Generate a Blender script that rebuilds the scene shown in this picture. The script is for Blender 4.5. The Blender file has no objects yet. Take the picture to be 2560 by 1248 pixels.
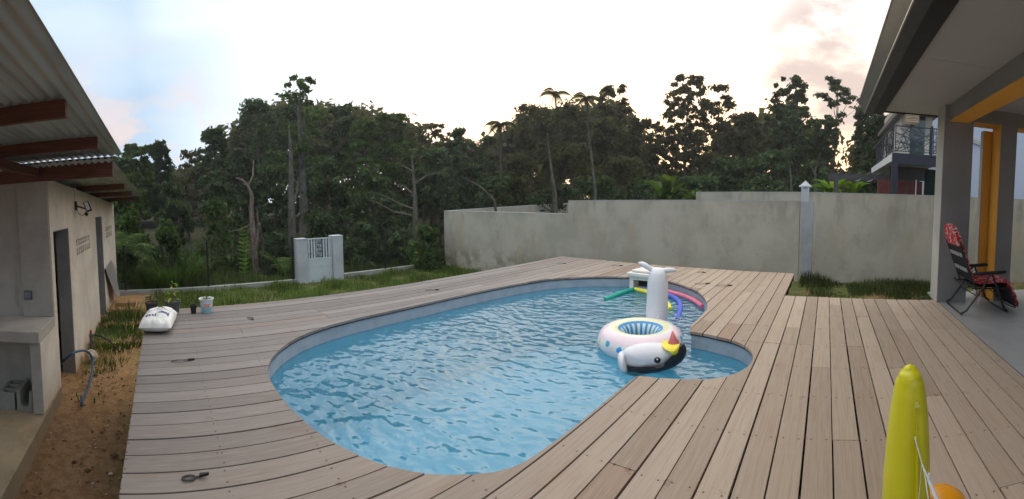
import bpy, bmesh, math, random
import numpy as np
from mathutils import Vector, Matrix, Euler
C = bpy.context.scene.collection
PI = math.pi
rnd = random.Random(7)

# ------------------------------------------------------------------ camera (hand-swept phone panorama: a cylinder, pitched slightly down)
F, YC, XV, PITCH, ROLL, EYE = 1057.1, 552.4, 2066.65, .0579, .0083, 1.45

def lin(d):
    c, s = math.cos(PITCH), math.sin(PITCH); d = (d[0], d[1]*c+d[2]*s, -d[1]*s+d[2]*c)
    c, s = math.cos(ROLL), math.sin(ROLL);   d = (d[0]*c+d[2]*s, d[1], -d[0]*s+d[2]*c)
    b = (XV-1280)/F; c, s = math.cos(b), math.sin(b)
    return Vector((d[0]*c-d[1]*s, d[0]*s+d[1]*c, d[2]))

def ray(x, y):
    a = (x-1280)/F
    return lin((math.sin(a), math.cos(a), -(y-YC)/F))

EY = Vector((0, 0, EYE))
def G(x, y, z=0.): d = ray(x, y); return EY+d*((z-EYE)/d.z)
def PX(x, y, X): d = ray(x, y); return EY+d*(X/d.x)
def PY(x, y, Y): d = ray(x, y); return EY+d*(Y/d.y)
def PR(x, y, r): d = ray(x, y); return EY+d*(r/math.hypot(d.x, d.y))

cd = bpy.data.cameras.new('camera'); cam = bpy.data.objects.new('camera', cd); C.objects.link(cam)
_r, _f, _u = lin((1, 0, 0)), lin((0, 1, 0)), lin((0, 0, 1))
cam.matrix_world = Matrix([[_r.x, _u.x, -_f.x, 0], [_r.y, _u.y, -_f.y, 0], [_r.z, _u.z, -_f.z, EYE], [0, 0, 0, 1]])
cd.type = 'PANO'; cd.panorama_type = 'CENTRAL_CYLINDRICAL'
cd.central_cylindrical_range_u_min = -1280/F; cd.central_cylindrical_range_u_max = 1280/F
cd.central_cylindrical_range_v_min = -(1248-YC)/F; cd.central_cylindrical_range_v_max = YC/F
cd.central_cylindrical_radius = 1
cd.clip_start = .05; cd.clip_end = 2000
bpy.context.scene.camera = cam

# ------------------------------------------------------------------ sky, sun, exposure
SUN_EL, SUN_AZ = math.radians(5), .03         # low sun behind the trees, straight along the boards
w = bpy.data.worlds.new('World'); bpy.context.scene.world = w; w.use_nodes = True
nt = w.node_tree; N = nt.nodes; Lk = nt.links; N.clear()
out = N.new('ShaderNodeOutputWorld'); bg = N.new('ShaderNodeBackground'); Lk.new(bg.outputs[0], out.inputs[0])
sky = N.new('ShaderNodeTexSky'); sky.sky_type = 'NISHITA'; sky.sun_disc = False
sky.sun_elevation = SUN_EL; sky.sun_rotation = SUN_AZ; sky.air_density = 1.0; sky.dust_density = 1.2; sky.ozone_density = 2.0
tc = N.new('ShaderNodeTexCoord')
def wn(t, **k):
    n = N.new(t)
    for a, v in k.items(): setattr(n, a, v)
    return n
def wmath(op, a, b=None, c=None):
    n = wn('ShaderNodeMath', operation=op)
    for i, v in enumerate((a, b, c)):
        if v is None: continue
        if isinstance(v, (int, float)): n.inputs[i].default_value = v
        else: Lk.new(v, n.inputs[i])
    return n.outputs[0]
def wmix(f, a, b):
    n = wn('ShaderNodeMix', data_type='RGBA')
    for i, v in ((0, f), (6, a), (7, b)):
        if isinstance(v, (int, float)): n.inputs[i].default_value = v
        elif isinstance(v, tuple): n.inputs[i].default_value = (*v, 1)
        else: Lk.new(v, n.inputs[i])
    return n.outputs[2]
def wdot(v):
    n = wn('ShaderNodeVectorMath', operation='DOT_PRODUCT'); Lk.new(tc.outputs['Generated'], n.inputs[0]); n.inputs[1].default_value = v
    return n.outputs['Value']
def wmap(v, a, b, c=0., d=1., smooth=True):
    n = wn('ShaderNodeMapRange'); n.interpolation_type = 'SMOOTHSTEP' if smooth else 'LINEAR'
    Lk.new(v, n.inputs[0])
    for i, q in zip((1, 2, 3, 4), (a, b, c, d)): n.inputs[i].default_value = q
    return n.outputs[0]
veil_dir = ray(1560, 250).normalized()    # brightest part of the thin cloud veil
veil = wmap(wdot(veil_dir), .46, 1.02, 0, 1, False)
mp = wn('ShaderNodeMapping'); Lk.new(tc.outputs['Generated'], mp.inputs[0]); mp.inputs[3].default_value = (1, 1, 2.2)
nz = wn('ShaderNodeTexNoise'); Lk.new(mp.outputs[0], nz.inputs[0]); nz.inputs['Scale'].default_value = 4.6; nz.inputs['Detail'].default_value = 7; nz.inputs['Roughness'].default_value = .55
nz2 = wn('ShaderNodeTexNoise'); Lk.new(mp.outputs[0], nz2.inputs[0]); nz2.inputs['Scale'].default_value = 1.4; nz2.inputs['Detail'].default_value = 4
sep = wn('ShaderNodeSeparateXYZ'); Lk.new(tc.outputs['Generated'], sep.inputs[0])
low = wmap(sep.outputs[2], .10, .42, 1, 0)
# clear sky under a high thin veil
SKYK = 5.2
skyc = wn('ShaderNodeVectorMath', operation='SCALE'); Lk.new(sky.outputs[0], skyc.inputs[0]); skyc.inputs[3].default_value = 1.0
veilf = wmath('MULTIPLY', wmath('ADD', wmath('MULTIPLY', veil, .9), wmath('MULTIPLY', wmap(nz2.outputs[0], .35, .7), .22)), 1.0)
veilf = wmath('MAXIMUM', veilf, wmath('MULTIPLY', wmap(sep.outputs[2], .50, .82), .95))  # extra brightness added overhead, out of view, to raise the ambient light
c1 = wmix(veilf, wmix(.88, skyc.outputs[0], (3.5, 5.0, 6.7)), (14.5, 14.0, 13.2))
# warm glow low around the sun
sd = Vector((math.sin(SUN_AZ)*math.cos(SUN_EL), math.cos(SUN_AZ)*math.cos(SUN_EL), math.sin(SUN_EL)))
glow_dir = Vector((math.sin(SUN_AZ-.30)*math.cos(.06), math.cos(SUN_AZ-.30)*math.cos(.06), .06))
glow = wmath('MULTIPLY', wmap(wdot(glow_dir), .55, .98), wmap(sep.outputs[2], .10, .46, 1, 0))
c2 = wmix(wmath('MULTIPLY', glow, .80), c1, (19.0, 11.2, 4.8))
# pink lit cumulus near the horizon, left and right
pink = wmath('MULTIPLY', wmap(nz.outputs[0], .42, .54), low)
l_dir = ray(250, 300).normalized(); r_dir = ray(2085, 175).normalized()
c3 = wmix(wmath('MULTIPLY', wmath('MULTIPLY', pink, wmap(wdot(l_dir), .955, .985)), .9), c2, (6.6, 5.3, 5.0))
c3 = wmix(wmath('MULTIPLY', wmath('MULTIPLY', wmap(nz.outputs[0], .36, .64), wmap(wdot(r_dir), .972, .994)), .95), c3, (5.2, 4.2, 3.9))
Lk.new(c3, bg.inputs[0]); bg.inputs[1].default_value = .10
sl = bpy.data.lights.new('sun', 'SUN'); sun = bpy.data.objects.new('sun', sl); C.objects.link(sun)
sl.energy = .5; sl.angle = math.radians(2.0); sl.color = (1, .72, .45)
sun.rotation_euler = (-sd).to_track_quat('-Z', 'Y').to_euler()
sc = bpy.context.scene
sc.view_settings.view_transform = 'Standard'; sc.view_settings.look = 'None'; sc.view_settings.gamma = 1; sc.view_settings.exposure = .6
sc.cycles.max_bounces = 8; sc.cycles.transparent_max_bounces = 16; sc.cycles.diffuse_bounces = 3
sc.cycles.sample_clamp_indirect = 6
try: sc.cycles.use_denoising = True
except Exception: pass

# ------------------------------------------------------------------ material helper
class Mat:
    def __init__(s, name, color=(.5, .5, .5), rough=.7, spec=.3, metal=0.):
        s.m = bpy.data.materials.new(name); s.m.use_nodes = True; s.nt = s.m.node_tree
        s.b = s.nt.nodes['Principled BSDF']; s.o = s.nt.nodes['Material Output']
        s.b.inputs['Base Color'].default_value = (*color, 1); s.b.inputs['Roughness'].default_value = rough
        s.b.inputs['Specular IOR Level'].default_value = spec; s.b.inputs['Metallic'].default_value = metal
        s._tc = None
    def n(s, t, **k):
        q = s.nt.nodes.new(t)
        for a, v in k.items(): setattr(q, a, v)
        return q
    def lk(s, a, b): s.nt.links.new(a, b)
    def put(s, sock, v):
        if isinstance(v, (int, float)): sock.default_value = v
        elif isinstance(v, tuple): sock.default_value = (*v, 1) if len(sock.default_value) == 4 and len(v) == 3 else v
        else: s.lk(v, sock)
    def co(s, kind='Object'):
        if s._tc is None: s._tc = s.n('ShaderNodeTexCoord')
        return s._tc.outputs[kind]
    def pos(s): return s.n('ShaderNodeNewGeometry').outputs['Position']
    def mapping(s, v, scale=(1, 1, 1), rot=(0, 0, 0), loc=(0, 0, 0)):
        q = s.n('ShaderNodeMapping'); s.lk(v, q.inputs[0]); q.inputs[1].default_value = loc; q.inputs[2].default_value = rot; q.inputs[3].default_value = scale
        return q.outputs[0]
    def noise(s, v, scale, detail=5, rough=.55, dist=0.):
        q = s.n('ShaderNodeTexNoise'); s.lk(v, q.inputs[0]); q.inputs['Scale'].default_value = scale; q.inputs['Detail'].default_value = detail
        q.inputs['Roughness'].default_value = rough; q.inputs['Distortion'].default_value = dist
        return q.outputs[0]
    def voro(s, v, scale, feat='F1', o='Distance', rand=1.):
        q = s.n('ShaderNodeTexVoronoi', feature=feat); s.lk(v, q.inputs[0]); q.inputs['Scale'].default_value = scale; q.inputs['Randomness'].default_value = rand
        return q.outputs[o]
    def math(s, op, a, b=None, c=None):
        q = s.n('ShaderNodeMath', operation=op)
        for i, v in enumerate((a, b, c)):
            if v is not None: s.put(q.inputs[i], v)
        return q.outputs[0]
    def mr(s, v, a, b, c=0., d=1., smooth=True):
        q = s.n('ShaderNodeMapRange'); q.interpolation_type = 'SMOOTHSTEP' if smooth else 'LINEAR'
        s.lk(v, q.inputs[0])
        for i, x in zip((1, 2, 3, 4), (a, b, c, d)): s.put(q.inputs[i], x)
        return q.outputs[0]
    def mix(s, f, a, b, mode='MIX'):
        q = s.n('ShaderNodeMix', data_type='RGBA', blend_type=mode)
        for i, v in ((0, f), (6, a), (7, b)): s.put(q.inputs[i], v)
        return q.outputs[2]
    def xyz(s, v):
        q = s.n('ShaderNodeSeparateXYZ'); s.lk(v, q.inputs[0]); return q.outputs
    def island(s): return s.n('ShaderNodeNewGeometry').outputs['Random Per Island']
    def objrand(s): return s.n('ShaderNodeObjectInfo').outputs['Random']
    def color(s, v): s.put(s.b.inputs['Base Color'], v)
    def rough(s, v): s.put(s.b.inputs['Roughness'], v)
    def bump(s, h, strength=.3, dist=.01):
        q = s.n('ShaderNodeBump'); s.lk(h, q.inputs['Height']); q.inputs['Strength'].default_value = strength; q.inputs['Distance'].default_value = dist
        s.lk(q.outputs[0], s.b.inputs['Normal']); return q

def simple(name, col, rough=.6, spec=.3, metal=0., var=.12, vs=9., bump=0.):
    m = Mat(name, col, rough, spec, metal)
    n = m.noise(m.co(), vs, 5)
    k = m.mr(n, .3, .7, 1-var, 1+var)
    q = m.n('ShaderNodeVectorMath', operation='SCALE'); q.inputs[0].default_value = col; m.lk(k, q.inputs[3]); m.color(q.outputs[0])
    if bump: m.bump(m.noise(m.co(), vs*6, 4), bump, .004)
    return m.m

def mat_render(name, base, dark, warm, scale=1., streak=.5):
    """weathered cement render: clouds, damp streaks that run down, dirt near the foot"""
    m = Mat(name, base, .9, .15); p = m.pos()
    a = m.noise(p, 1.1*scale, 6, .6); b = m.noise(m.mapping(p, (1, 1, .35), loc=(3, 1, 0)), 1.5*scale, 5, .6, .4); c = m.noise(p, 34, 5, .7)
    col = m.mix(m.mr(a, .36, .66), base, tuple(x*.80 for x in base))
    col = m.mix(m.math('MULTIPLY', m.mr(b, .50, .72), streak), col, warm)
    d = m.noise(m.mapping(p, (1, 1, .6), loc=(9, 4, 2)), 2.6*scale, 6, .65)
    col = m.mix(m.math('MULTIPLY', m.mr(d, .56, .70), .45), col, dark)
    col = m.mix(m.mr(c, .3, .7, 0, .16), col, dark)
    m.color(col); m.bump(m.noise(p, 60, 6, .7), .35, .006)
    return m

MT = {}
# boundary wall: damp band under the coping, streaks
m = mat_render('wall_render', (.455, .425, .360), (.27, .25, .215), (.40, .33, .235), 1., .7)
z = m.xyz(m.pos())[2]; st = m.noise(m.mapping(m.pos(), (1, 1, .22), loc=(2, 2, 0)), 3.2, 5, .65)
k_ = m.math('MULTIPLY', m.mr(st, .48, .66), m.mr(z, .55, 1.25, 0, .42)); prev = m.b.inputs['Base Color'].links[0].from_socket; c_ = m.mix(k_, prev, (.17, .168, .150))
k_ = m.math('MULTIPLY', m.mr(m.noise(m.pos(), 2.2, 5, .6), .42, .60), m.mr(z, -.15, -.75, 0, .75)); m.color(m.mix(k_, c_, (.20, .19, .13)))
MT['wall'] = m.m
m = mat_render('shed_render', (.70, .625, .54), (.42, .35, .30), (.66, .55, .43), 1.4, .55)
z = m.xyz(m.pos())[2]
n = m.noise(m.pos(), 3, 4)
mud = m.mr(m.math('ADD', z, m.math('MULTIPLY', n, .5)), -.95, -.35, .75, 0)
prev = m.b.inputs['Base Color'].links[0].from_socket
m.color(m.mix(mud, prev, (.40, .25, .11))); MT['shed'] = m.m
MT['shed_grey'] = mat_render('shed_grey_render', (.44, .40, .36), (.28, .25, .22), (.45, .37, .30), 1.6, .5).m
MT['slab'] = mat_render('slab_concrete', (.30, .235, .155), (.17, .12, .075), (.36, .26, .14), 2.2, .7).m
MT['jamb'] = mat_render('jamb_render', (.34, .33, .32), (.22, .21, .20), (.34, .31, .27), 2, .3).m
MT['white_render'] = mat_render('white_render', (.48, .51, .55), (.36, .38, .41), (.46, .47, .44), 1.2, .3).m
MT['kerb'] = mat_render('kerb_concrete', (.36, .37, .36), (.2, .21, .2), (.3, .3, .24), 1.5, .4).m
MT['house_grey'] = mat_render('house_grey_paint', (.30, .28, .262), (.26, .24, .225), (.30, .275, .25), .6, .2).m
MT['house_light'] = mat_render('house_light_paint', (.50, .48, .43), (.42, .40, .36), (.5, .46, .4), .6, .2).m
MT['orange'] = simple('orange_paint', (.86, .41, .055), .6, .3, var=.05, vs=2)
MT['soffit'] = simple('soffit_board', (.47, .45, .43), .65, .3, var=.03, vs=1.5)
MT['fascia'] = simple('fascia_dark', (.022, .021, .024), .5, .3)
MT['gutter'] = simple('gutter_metal', (.32, .31, .28), .32, .6, .55, var=.06)
MT['gutter_lip'] = simple('gutter_lip', (.62, .61, .58), .3, .6, .5, var=.04)
MT['under'] = simple('gutter_under', (.075, .073, .075), .5, .4)
MT['black'] = simple('black_plastic', (.016, .016, .018), .45, .4)
MT['black_metal'] = simple('black_metal', (.014, .014, .016), .35, .5, 0, var=.1)
MT['grey_plastic'] = simple('grey_plastic', (.10, .105, .11), .45, .4)
MT['navy'] = simple('navy_paint', (.022, .026, .042), .55, .35)
MT['white_paint'] = simple('white_paint', (.72, .73, .75), .45, .4, var=.04)
MT['cream_plastic'] = simple('cream_plastic', (.70, .68, .62), .4, .45, var=.05)
MT['window'] = simple('window_glass', (.02, .05, .045), .12, .8)
MT['redwood'] = simple('red_slat', (.20, .06, .05), .6, .3)
MT['screen'] = simple('pale_wall', (.44, .49, .60), .8, .2, var=.03, vs=.4)

# corrugated sheet
m = Mat('corrugated_sheet', (.34, .35, .31), .5, .4, .1); p = m.pos()
m.color(m.mix(m.mr(m.noise(m.mapping(p, (.4, 3, 1)), 2.5, 5, .6), .35, .7), (.46, .47, .44), (.33, .335, .30))); MT['sheet'] = m.m
# purlin wood
m = Mat('red_purlin_wood', (.2, .07, .04), .6, .3); p = m.pos()
g = m.noise(m.mapping(p, (14, 1.4, 14)), 2.6, 6, .6)
m.color(m.mix(m.mr(g, .3, .7), (.095, .034, .024), (.165, .060, .040))); m.bump(g, .2, .004); MT['purlin'] = m.m

# decking: grooved boards, colour by board, painted greyer at the far left end to imitate the light's shift, screws in pairs on each joist
PITCHB = .1675; GAP = .0105
m = Mat('deck_boards', (.3, .25, .2), .72, .22); p = m.pos(); x, y, zz = m.xyz(p)
ir = m.island()
grain = m.noise(m.mapping(p, (26, .9, 1)), 2.4, 7, .62, .5)
grain2 = m.noise(m.mapping(p, (60, 2.2, 1), loc=(5, 2, 0)), 2.0, 4, .6)
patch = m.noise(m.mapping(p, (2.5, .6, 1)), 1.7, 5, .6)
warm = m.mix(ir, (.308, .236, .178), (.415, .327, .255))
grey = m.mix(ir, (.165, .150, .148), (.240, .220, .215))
light_shift = m.mr(m.math('ADD', m.math('ADD', x, m.math('MULTIPLY', y, .45)), m.math('MULTIPLY', patch, 1.2)), -3.2, 2.6)  # position mask: cool-to-warm change of light put into the board colour
col = m.mix(light_shift, grey, warm)
col = m.mix(m.mr(grain, .40, .78, 0, .42), col, m.mix(1., col, (.62, .54, .48), 'MULTIPLY'))
col = m.mix(m.mr(grain2, .5, .8, 0, .35), col, (.44, .39, .34))
col = m.mix(m.mr(patch, .52, .75, 0, .40), col, m.mix(1., col, (.80, .66, .56), 'MULTIPLY'))
odd = m.math('GREATER_THAN', m.math('FRACT', m.math('MULTIPLY', ir, 13.7)), .95)
col = m.mix(m.math('MULTIPLY', odd, .35), col, m.mix(1., col, (.92, .68, .56), 'MULTIPLY'))
pale = m.math('GREATER_THAN', m.math('FRACT', m.math('MULTIPLY', ir, 29.3)), .88)
col = m.mix(m.math('MULTIPLY', pale, .5), col, m.mix(1., col, (1.25, 1.25, 1.25), 'MULTIPLY'))
bx_ = m.math('FRACT', m.math('DIVIDE', m.math('ADD', x, 50*PITCHB-.085+GAP/2+.0), PITCHB))
dx = m.math('MULTIPLY', m.math('MINIMUM', m.math('ABSOLUTE', m.math('SUBTRACT', bx_, .22)), m.math('ABSOLUTE', m.math('SUBTRACT', bx_, .78))), PITCHB)
by = m.math('SUBTRACT', m.math('FRACT', m.math('DIVIDE', m.math('ADD', y, m.math('MULTIPLY', ir, .015)), .555)), .5)
dy = m.math('MULTIPLY', by, .555)
rr = m.math('SQRT', m.math('ADD', m.math('MULTIPLY', dx, dx), m.math('MULTIPLY', dy, dy)))
col = m.mix(m.mr(rr, .0042, .0068, .92, 0), col, (.028, .020, .016))
col = m.mix(m.mr(m.math('ADD', rr, m.math('MULTIPLY', m.noise(p, 30, 3), .035)), .016, .036, .18, 0), col, (.16, .09, .06))
rust = m.math('MULTIPLY', m.mr(m.noise(m.mapping(p, (6, 6, 1)), 1.5, 5, .7), .60, .70), m.mr(m.math('ABSOLUTE', dy), .0, .07, .75, 0))
col = m.mix(rust, col, (.12, .045, .03))
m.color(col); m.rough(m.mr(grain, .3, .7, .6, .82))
m.bump(m.math('ADD', grain, m.math('MULTIPLY', grain2, .5)), .22, .004); MT['deck'] = m.m
MT['joist'] = simple('joist_wood', (.055, .042, .034), .8, .2)

# terrace tiles
m = Mat('terrace_tiles', (.33, .33, .33), .38, .4); p = m.pos()
br = m.n('ShaderNodeTexBrick'); m.lk(m.mapping(p, loc=(-1.695, .12, 0)), br.inputs[0]); br.offset = 0.; br.inputs['Scale'].default_value = 1
br.inputs['Brick Width'].default_value = .66; br.inputs['Row Height'].default_value = .66; br.inputs['Mortar Size'].default_value = .004
br.inputs['Color1'].default_value = (.32, .315, .315, 1); br.inputs['Color2'].default_value = (.30, .297, .30, 1); br.inputs['Mortar'].default_value = (.20, .195, .19, 1)
m.color(m.mix(m.mr(m.noise(p, 5, 6), .35, .7, 0, .22), br.outputs[0], (.23, .225, .22)))
m.rough(m.mr(m.noise(p, 3), .3, .7, .3, .5)); MT['tile'] = m.m

# ground: orange-brown laterite by the shed and around, green turf base on the lawn, forest litter beyond
m = Mat('ground_soil', (.3, .2, .1), .95, .1); p = m.pos(); x, y, zz = m.xyz(p)
n1 = m.noise(p, 1.3, 7, .65); n2 = m.noise(p, 9, 7, .7); n3 = m.noise(p, 40, 5, .7)
soil = m.mix(m.mr(n2, .35, .68), (.33, .185, .085), (.50, .32, .165))
darkening = m.mr(m.math('ADD', m.math('MULTIPLY', n1, 3.0), x), -4.4, -3.0)  # soil turns darker brown towards the near end
soil = m.mix(m.math('MULTIPLY', darkening, .6), soil, m.mix(m.mr(n2, .40, .62), (.125, .075, .048), (.20, .125, .08)))
soil = m.mix(m.mr(n2, .58, .66, 0, .7), soil, (.10, .055, .03))
soil = m.mix(m.mr(m.voro(p, 38), .02, .10, .8, 0), soil, (.50, .45, .40))
soil = m.mix(m.mr(n3, .56, .68, 0, .7), soil, (.12, .07, .04))
n4 = m.noise(p, 3.4, 6, .65); soil = m.mix(m.mr(n4, .50, .62, 0, .4), soil, (.17, .10, .06))
turf = m.mix(m.mr(n2, .35, .7), (.085, .115, .035), (.13, .135, .05))
litter = m.mix(m.mr(n2, .35, .7), (.045, .045, .022), (.030, .040, .018))
lawn = m.math('MULTIPLY', m.mr(m.math('ADD', y, m.math('MULTIPLY', n1, 1.2)), -.2, .7), 1.)
col = m.mix(lawn, soil, turf)
bare = m.math('MULTIPLY', m.mr(n1, .50, .60), m.mr(x, -4, -1.5))
col = m.mix(m.math('MULTIPLY', bare, .8), col, soil)
out_ = m.math('MAXIMUM', m.mr(x, -12.6, -12.3, 1, 0), m.mr(y, 9.8, 10.0))
col = m.mix(out_, col, litter)
m.color(col); m.bump(m.math('ADD', n2, m.math('MULTIPLY', n3, .6)), .8, .05); MT['ground'] = m.m

# leaves
def leaf_mat(name, a, b, c=None, tr=.35, rough=.55):
    m = Mat(name, a, .75, .10)
    r = m.island(); o = m.objrand()
    col = m.mix(r, a, b)
    if c: col = m.mix(m.mr(r, .82, .95), col, c)
    nn_ = m.noise(m.pos(), .9, 3); k = m.math('MULTIPLY', m.mr(o, 0, 1, .78, 1.22, False), m.mr(nn_, .34, .66, .62, 1.2))
    q = m.n('ShaderNodeVectorMath', operation='SCALE'); m.lk(col, q.inputs[0]); m.lk(k, q.inputs[3]); col = q.outputs[0]
    m.color(col)
    t = m.n('ShaderNodeBsdfTranslucent'); q2 = m.n('ShaderNodeVectorMath', operation='MULTIPLY'); m.lk(col, q2.inputs[0]); q2.inputs[1].default_value = (1.25, 1.3, .55); m.lk(q2.outputs[0], t.inputs[0])
    mx = m.n('ShaderNodeMixShader'); mx.inputs[0].default_value = tr
    m.lk(m.b.outputs[0], mx.inputs[1]); m.lk(t.outputs[0], mx.inputs[2]); m.lk(mx.outputs[0], m.o.inputs[0])
    return m.m
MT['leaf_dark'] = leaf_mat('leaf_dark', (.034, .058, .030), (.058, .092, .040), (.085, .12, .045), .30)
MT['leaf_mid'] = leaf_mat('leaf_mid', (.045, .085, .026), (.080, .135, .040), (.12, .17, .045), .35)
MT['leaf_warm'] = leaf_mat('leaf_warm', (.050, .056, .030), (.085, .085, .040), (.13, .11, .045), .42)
MT['leaf_bright'] = leaf_mat('leaf_bright', (.09, .19, .03), (.17, .30, .05), (.25, .34, .06), .4)
MT['leaf_yellow'] = leaf_mat('leaf_yellow', (.28, .30, .03), (.48, .42, .03), None, .35)
MT['grass'] = leaf_mat('grass_blades', (.065, .115, .026), (.115, .175, .045), (.20, .19, .075), .3)
MT['grass_mid'] = leaf_mat('grass_mid', (.045, .08, .024), (.08, .12, .038), (.14, .14, .06), .3)
MT['grass_dark'] = leaf_mat('grass_dark', (.045, .065, .024), (.075, .10, .036), (.14, .12, .05), .3)
def bark_mat(name, a, b):
    m = Mat(name, a, .9, .15); p = m.co()
    m.color(m.mix(m.mr(m.noise(m.mapping(p, (5, 5, 1.6)), 2.2, 6, .65), .38, .62), a, b)); m.bump(m.noise(m.mapping(p, (16, 16, 3)), 1.5, 5), .5, .03)
    return m.m
MT['bark'] = bark_mat('bark_brown', (.10, .085, .065), (.055, .045, .035))
MT['bark_pale'] = bark_mat('bark_pale', (.125, .12, .10), (.06, .056, .048))
MT['bark_red'] = bark_mat('bark_reddish', (.12, .07, .055), (.20, .18, .155))

# ------------------------------------------------------------------ mesh helpers
def link(name, me, mat=None, parent=None, smooth=False, loc=None, auto=None):
    o = bpy.data.objects.new(name, me); C.objects.link(o)
    for q in ([] if mat is None else (mat if isinstance(mat, (list, tuple)) else [mat])): me.materials.append(MT[q] if isinstance(q, str) else q)
    if smooth:
        me.polygons.foreach_set('use_smooth', [True]*len(me.polygons)); me.update()
    if parent: o.parent = parent
    if loc: o.location = loc
    return o
def tag(o, label=None, cat=None, group=None, kind=None):
    if label: o['label'] = label
    if cat: o['category'] = cat
    if group: o['group'] = group
    if kind: o['kind'] = kind
    return o
def thing(name, label, cat, loc=(0, 0, 0), rz=0., group=None):
    o = bpy.data.objects.new(name, None); C.objects.link(o); o.location = loc; o.rotation_euler = (0, 0, rz); o.empty_display_size = .1
    return tag(o, label, cat, group)
def inv(o, p):           # world point -> local of an (unscaled, z-rotated) empty
    q = Vector(p)-o.location; q.rotate(Euler((0, 0, -o.rotation_euler.z))); return q

class MB:
    """collects shapes into one mesh"""
    def __init__(s): s.bm = bmesh.new(); s.mi = 0
    def _f(s, vs, mi=None):
        try: f = s.bm.faces.new(vs); f.material_index = s.mi if mi is None else mi; return f
        except ValueError: return None
    def box(s, a, b, rot=None, bev=0.):
        a = Vector(a); b = Vector(b); lo = Vector(map(min, a, b)); hi = Vector(map(max, a, b)); c = (lo+hi)/2; h = (hi-lo)/2
        r = bmesh.ops.create_cube(s.bm, size=1); vs = r['verts']
        M = Matrix.Translation(c) @ (rot.to_matrix().to_4x4() if rot else Matrix()) @ Matrix.Diagonal((*(h*2), 1))
        bmesh.ops.transform(s.bm, matrix=M, verts=vs)
        fs = set(f for v in vs for f in v.link_faces)
        for f in fs: f.material_index = s.mi
        if bev:
            es = list({e for f in fs for e in f.edges})
            r = bmesh.ops.bevel(s.bm, geom=es, offset=bev, segments=2, profile=.7, affect='EDGES')
            for f in r['faces']: f.material_index = s.mi
        return s
    def tube(s, pts, rad, n=8, cap=True):
        pts = [Vector(p) for p in pts]; k = len(pts)
        rad = [rad]*k if isinstance(rad, (int, float)) else rad
        rings = []; up = None
        for i, p in enumerate(pts):
            t = (pts[min(i+1, k-1)]-pts[max(i-1, 0)])
            t = t.normalized() if t.length > 1e-9 else Vector((0, 0, 1))
            if up is None: up = t.orthogonal().normalized()
            up = (up-t*up.dot(t)); up = up.normalized() if up.length > 1e-6 else t.orthogonal().normalized()
            q = t.cross(up)
            rings.append([s.bm.verts.new(p+(up*math.cos(2*PI*j/n)+q*math.sin(2*PI*j/n))*rad[i]) for j in range(n)])
        for a, b in zip(rings, rings[1:]):
            for j in range(n): s._f((a[j], a[(j+1) % n], b[(j+1) % n], b[j]))
        if cap: s._f(rings[0][::-1]); s._f(rings[-1])
        return s
    def lathe(s, prof, n=24, loc=(0, 0, 0), scale=(1, 1)):
        rings = []
        for r, z in prof:
            rings.append([s.bm.verts.new((loc[0]+r*scale[0]*math.cos(2*PI*j/n), loc[1]+r*scale[1]*math.sin(2*PI*j/n), loc[2]+z)) for j in range(n)])
        for a, b in zip(rings, rings[1:]):
            for j in range(n): s._f((a[j], a[(j+1) % n], b[(j+1) % n], b[j]))
        s._f(rings[0][::-1]); s._f(rings[-1]); return s
    def ball(s, c, r, seg=24, rings=14, rot=None):
        q = bmesh.ops.create_uvsphere(s.bm, u_segments=seg, v_segments=rings, radius=1)
        rr = r if isinstance(r, (tuple, list)) else (r, r, r)
        M = Matrix.Translation(Vector(c)) @ (rot.to_matrix().to_4x4() if rot else Matrix()) @ Matrix.Diagonal((*rr, 1))
        bmesh.ops.transform(s.bm, matrix=M, verts=q['verts'])
        for f in {f for v in q['verts'] for f in v.link_faces}: f.material_index = s.mi
        return s
    def poly(s, pts, h):
        """vertical prism under a polygon (pts with z = top), thickness h"""
        a = [s.bm.verts.new(p) for p in pts]; b = [s.bm.verts.new((p[0], p[1], p[2]-h)) for p in pts]
        s._f(a); s._f(b[::-1]); n = len(a)
        for i in range(n): s._f((a[i], b[i], b[(i+1) % n], a[(i+1) % n]))
        return s
    def prism(s, pts, d):
        """polygon swept by vector d"""
        d = Vector(d); a = [s.bm.verts.new(p) for p in pts]; b = [s.bm.verts.new(Vector(p)+d) for p in pts]
        s._f(a); s._f(b[::-1]); n = len(a)
        for i in range(n): s._f((a[i], b[i], b[(i+1) % n], a[(i+1) % n]))
        return s
    def build(s, name, mat, parent=None, smooth=False, off=None, recalc=True, sharp=None):
        if off is not None: bmesh.ops.translate(s.bm, vec=-Vector(off), verts=s.bm.verts)
        if recalc: bmesh.ops.recalc_face_normals(s.bm, faces=s.bm.faces)
        me = bpy.data.meshes.new(name); s.bm.to_mesh(me); s.bm.free()
        o = link(name, me, mat, parent, smooth)
        if smooth and sharp:
            try: me.set_sharp_from_angle(angle=math.radians(sharp))
            except Exception: pass
        return o

def np_mesh(name, verts, faces):
    """fast quad/tri mesh from numpy arrays"""
    me = bpy.data.meshes.new(name); k = faces.shape[1]
    me.vertices.add(len(verts)); me.vertices.foreach_set('co', verts.astype(np.float32).ravel())
    me.loops.add(faces.size); me.loops.foreach_set('vertex_index', faces.astype(np.int32).ravel())
    me.polygons.add(len(faces)); me.polygons.foreach_set('loop_start', np.arange(0, faces.size, k, dtype=np.int32))
    me.update(calc_edges=True); me.validate(); return me

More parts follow.
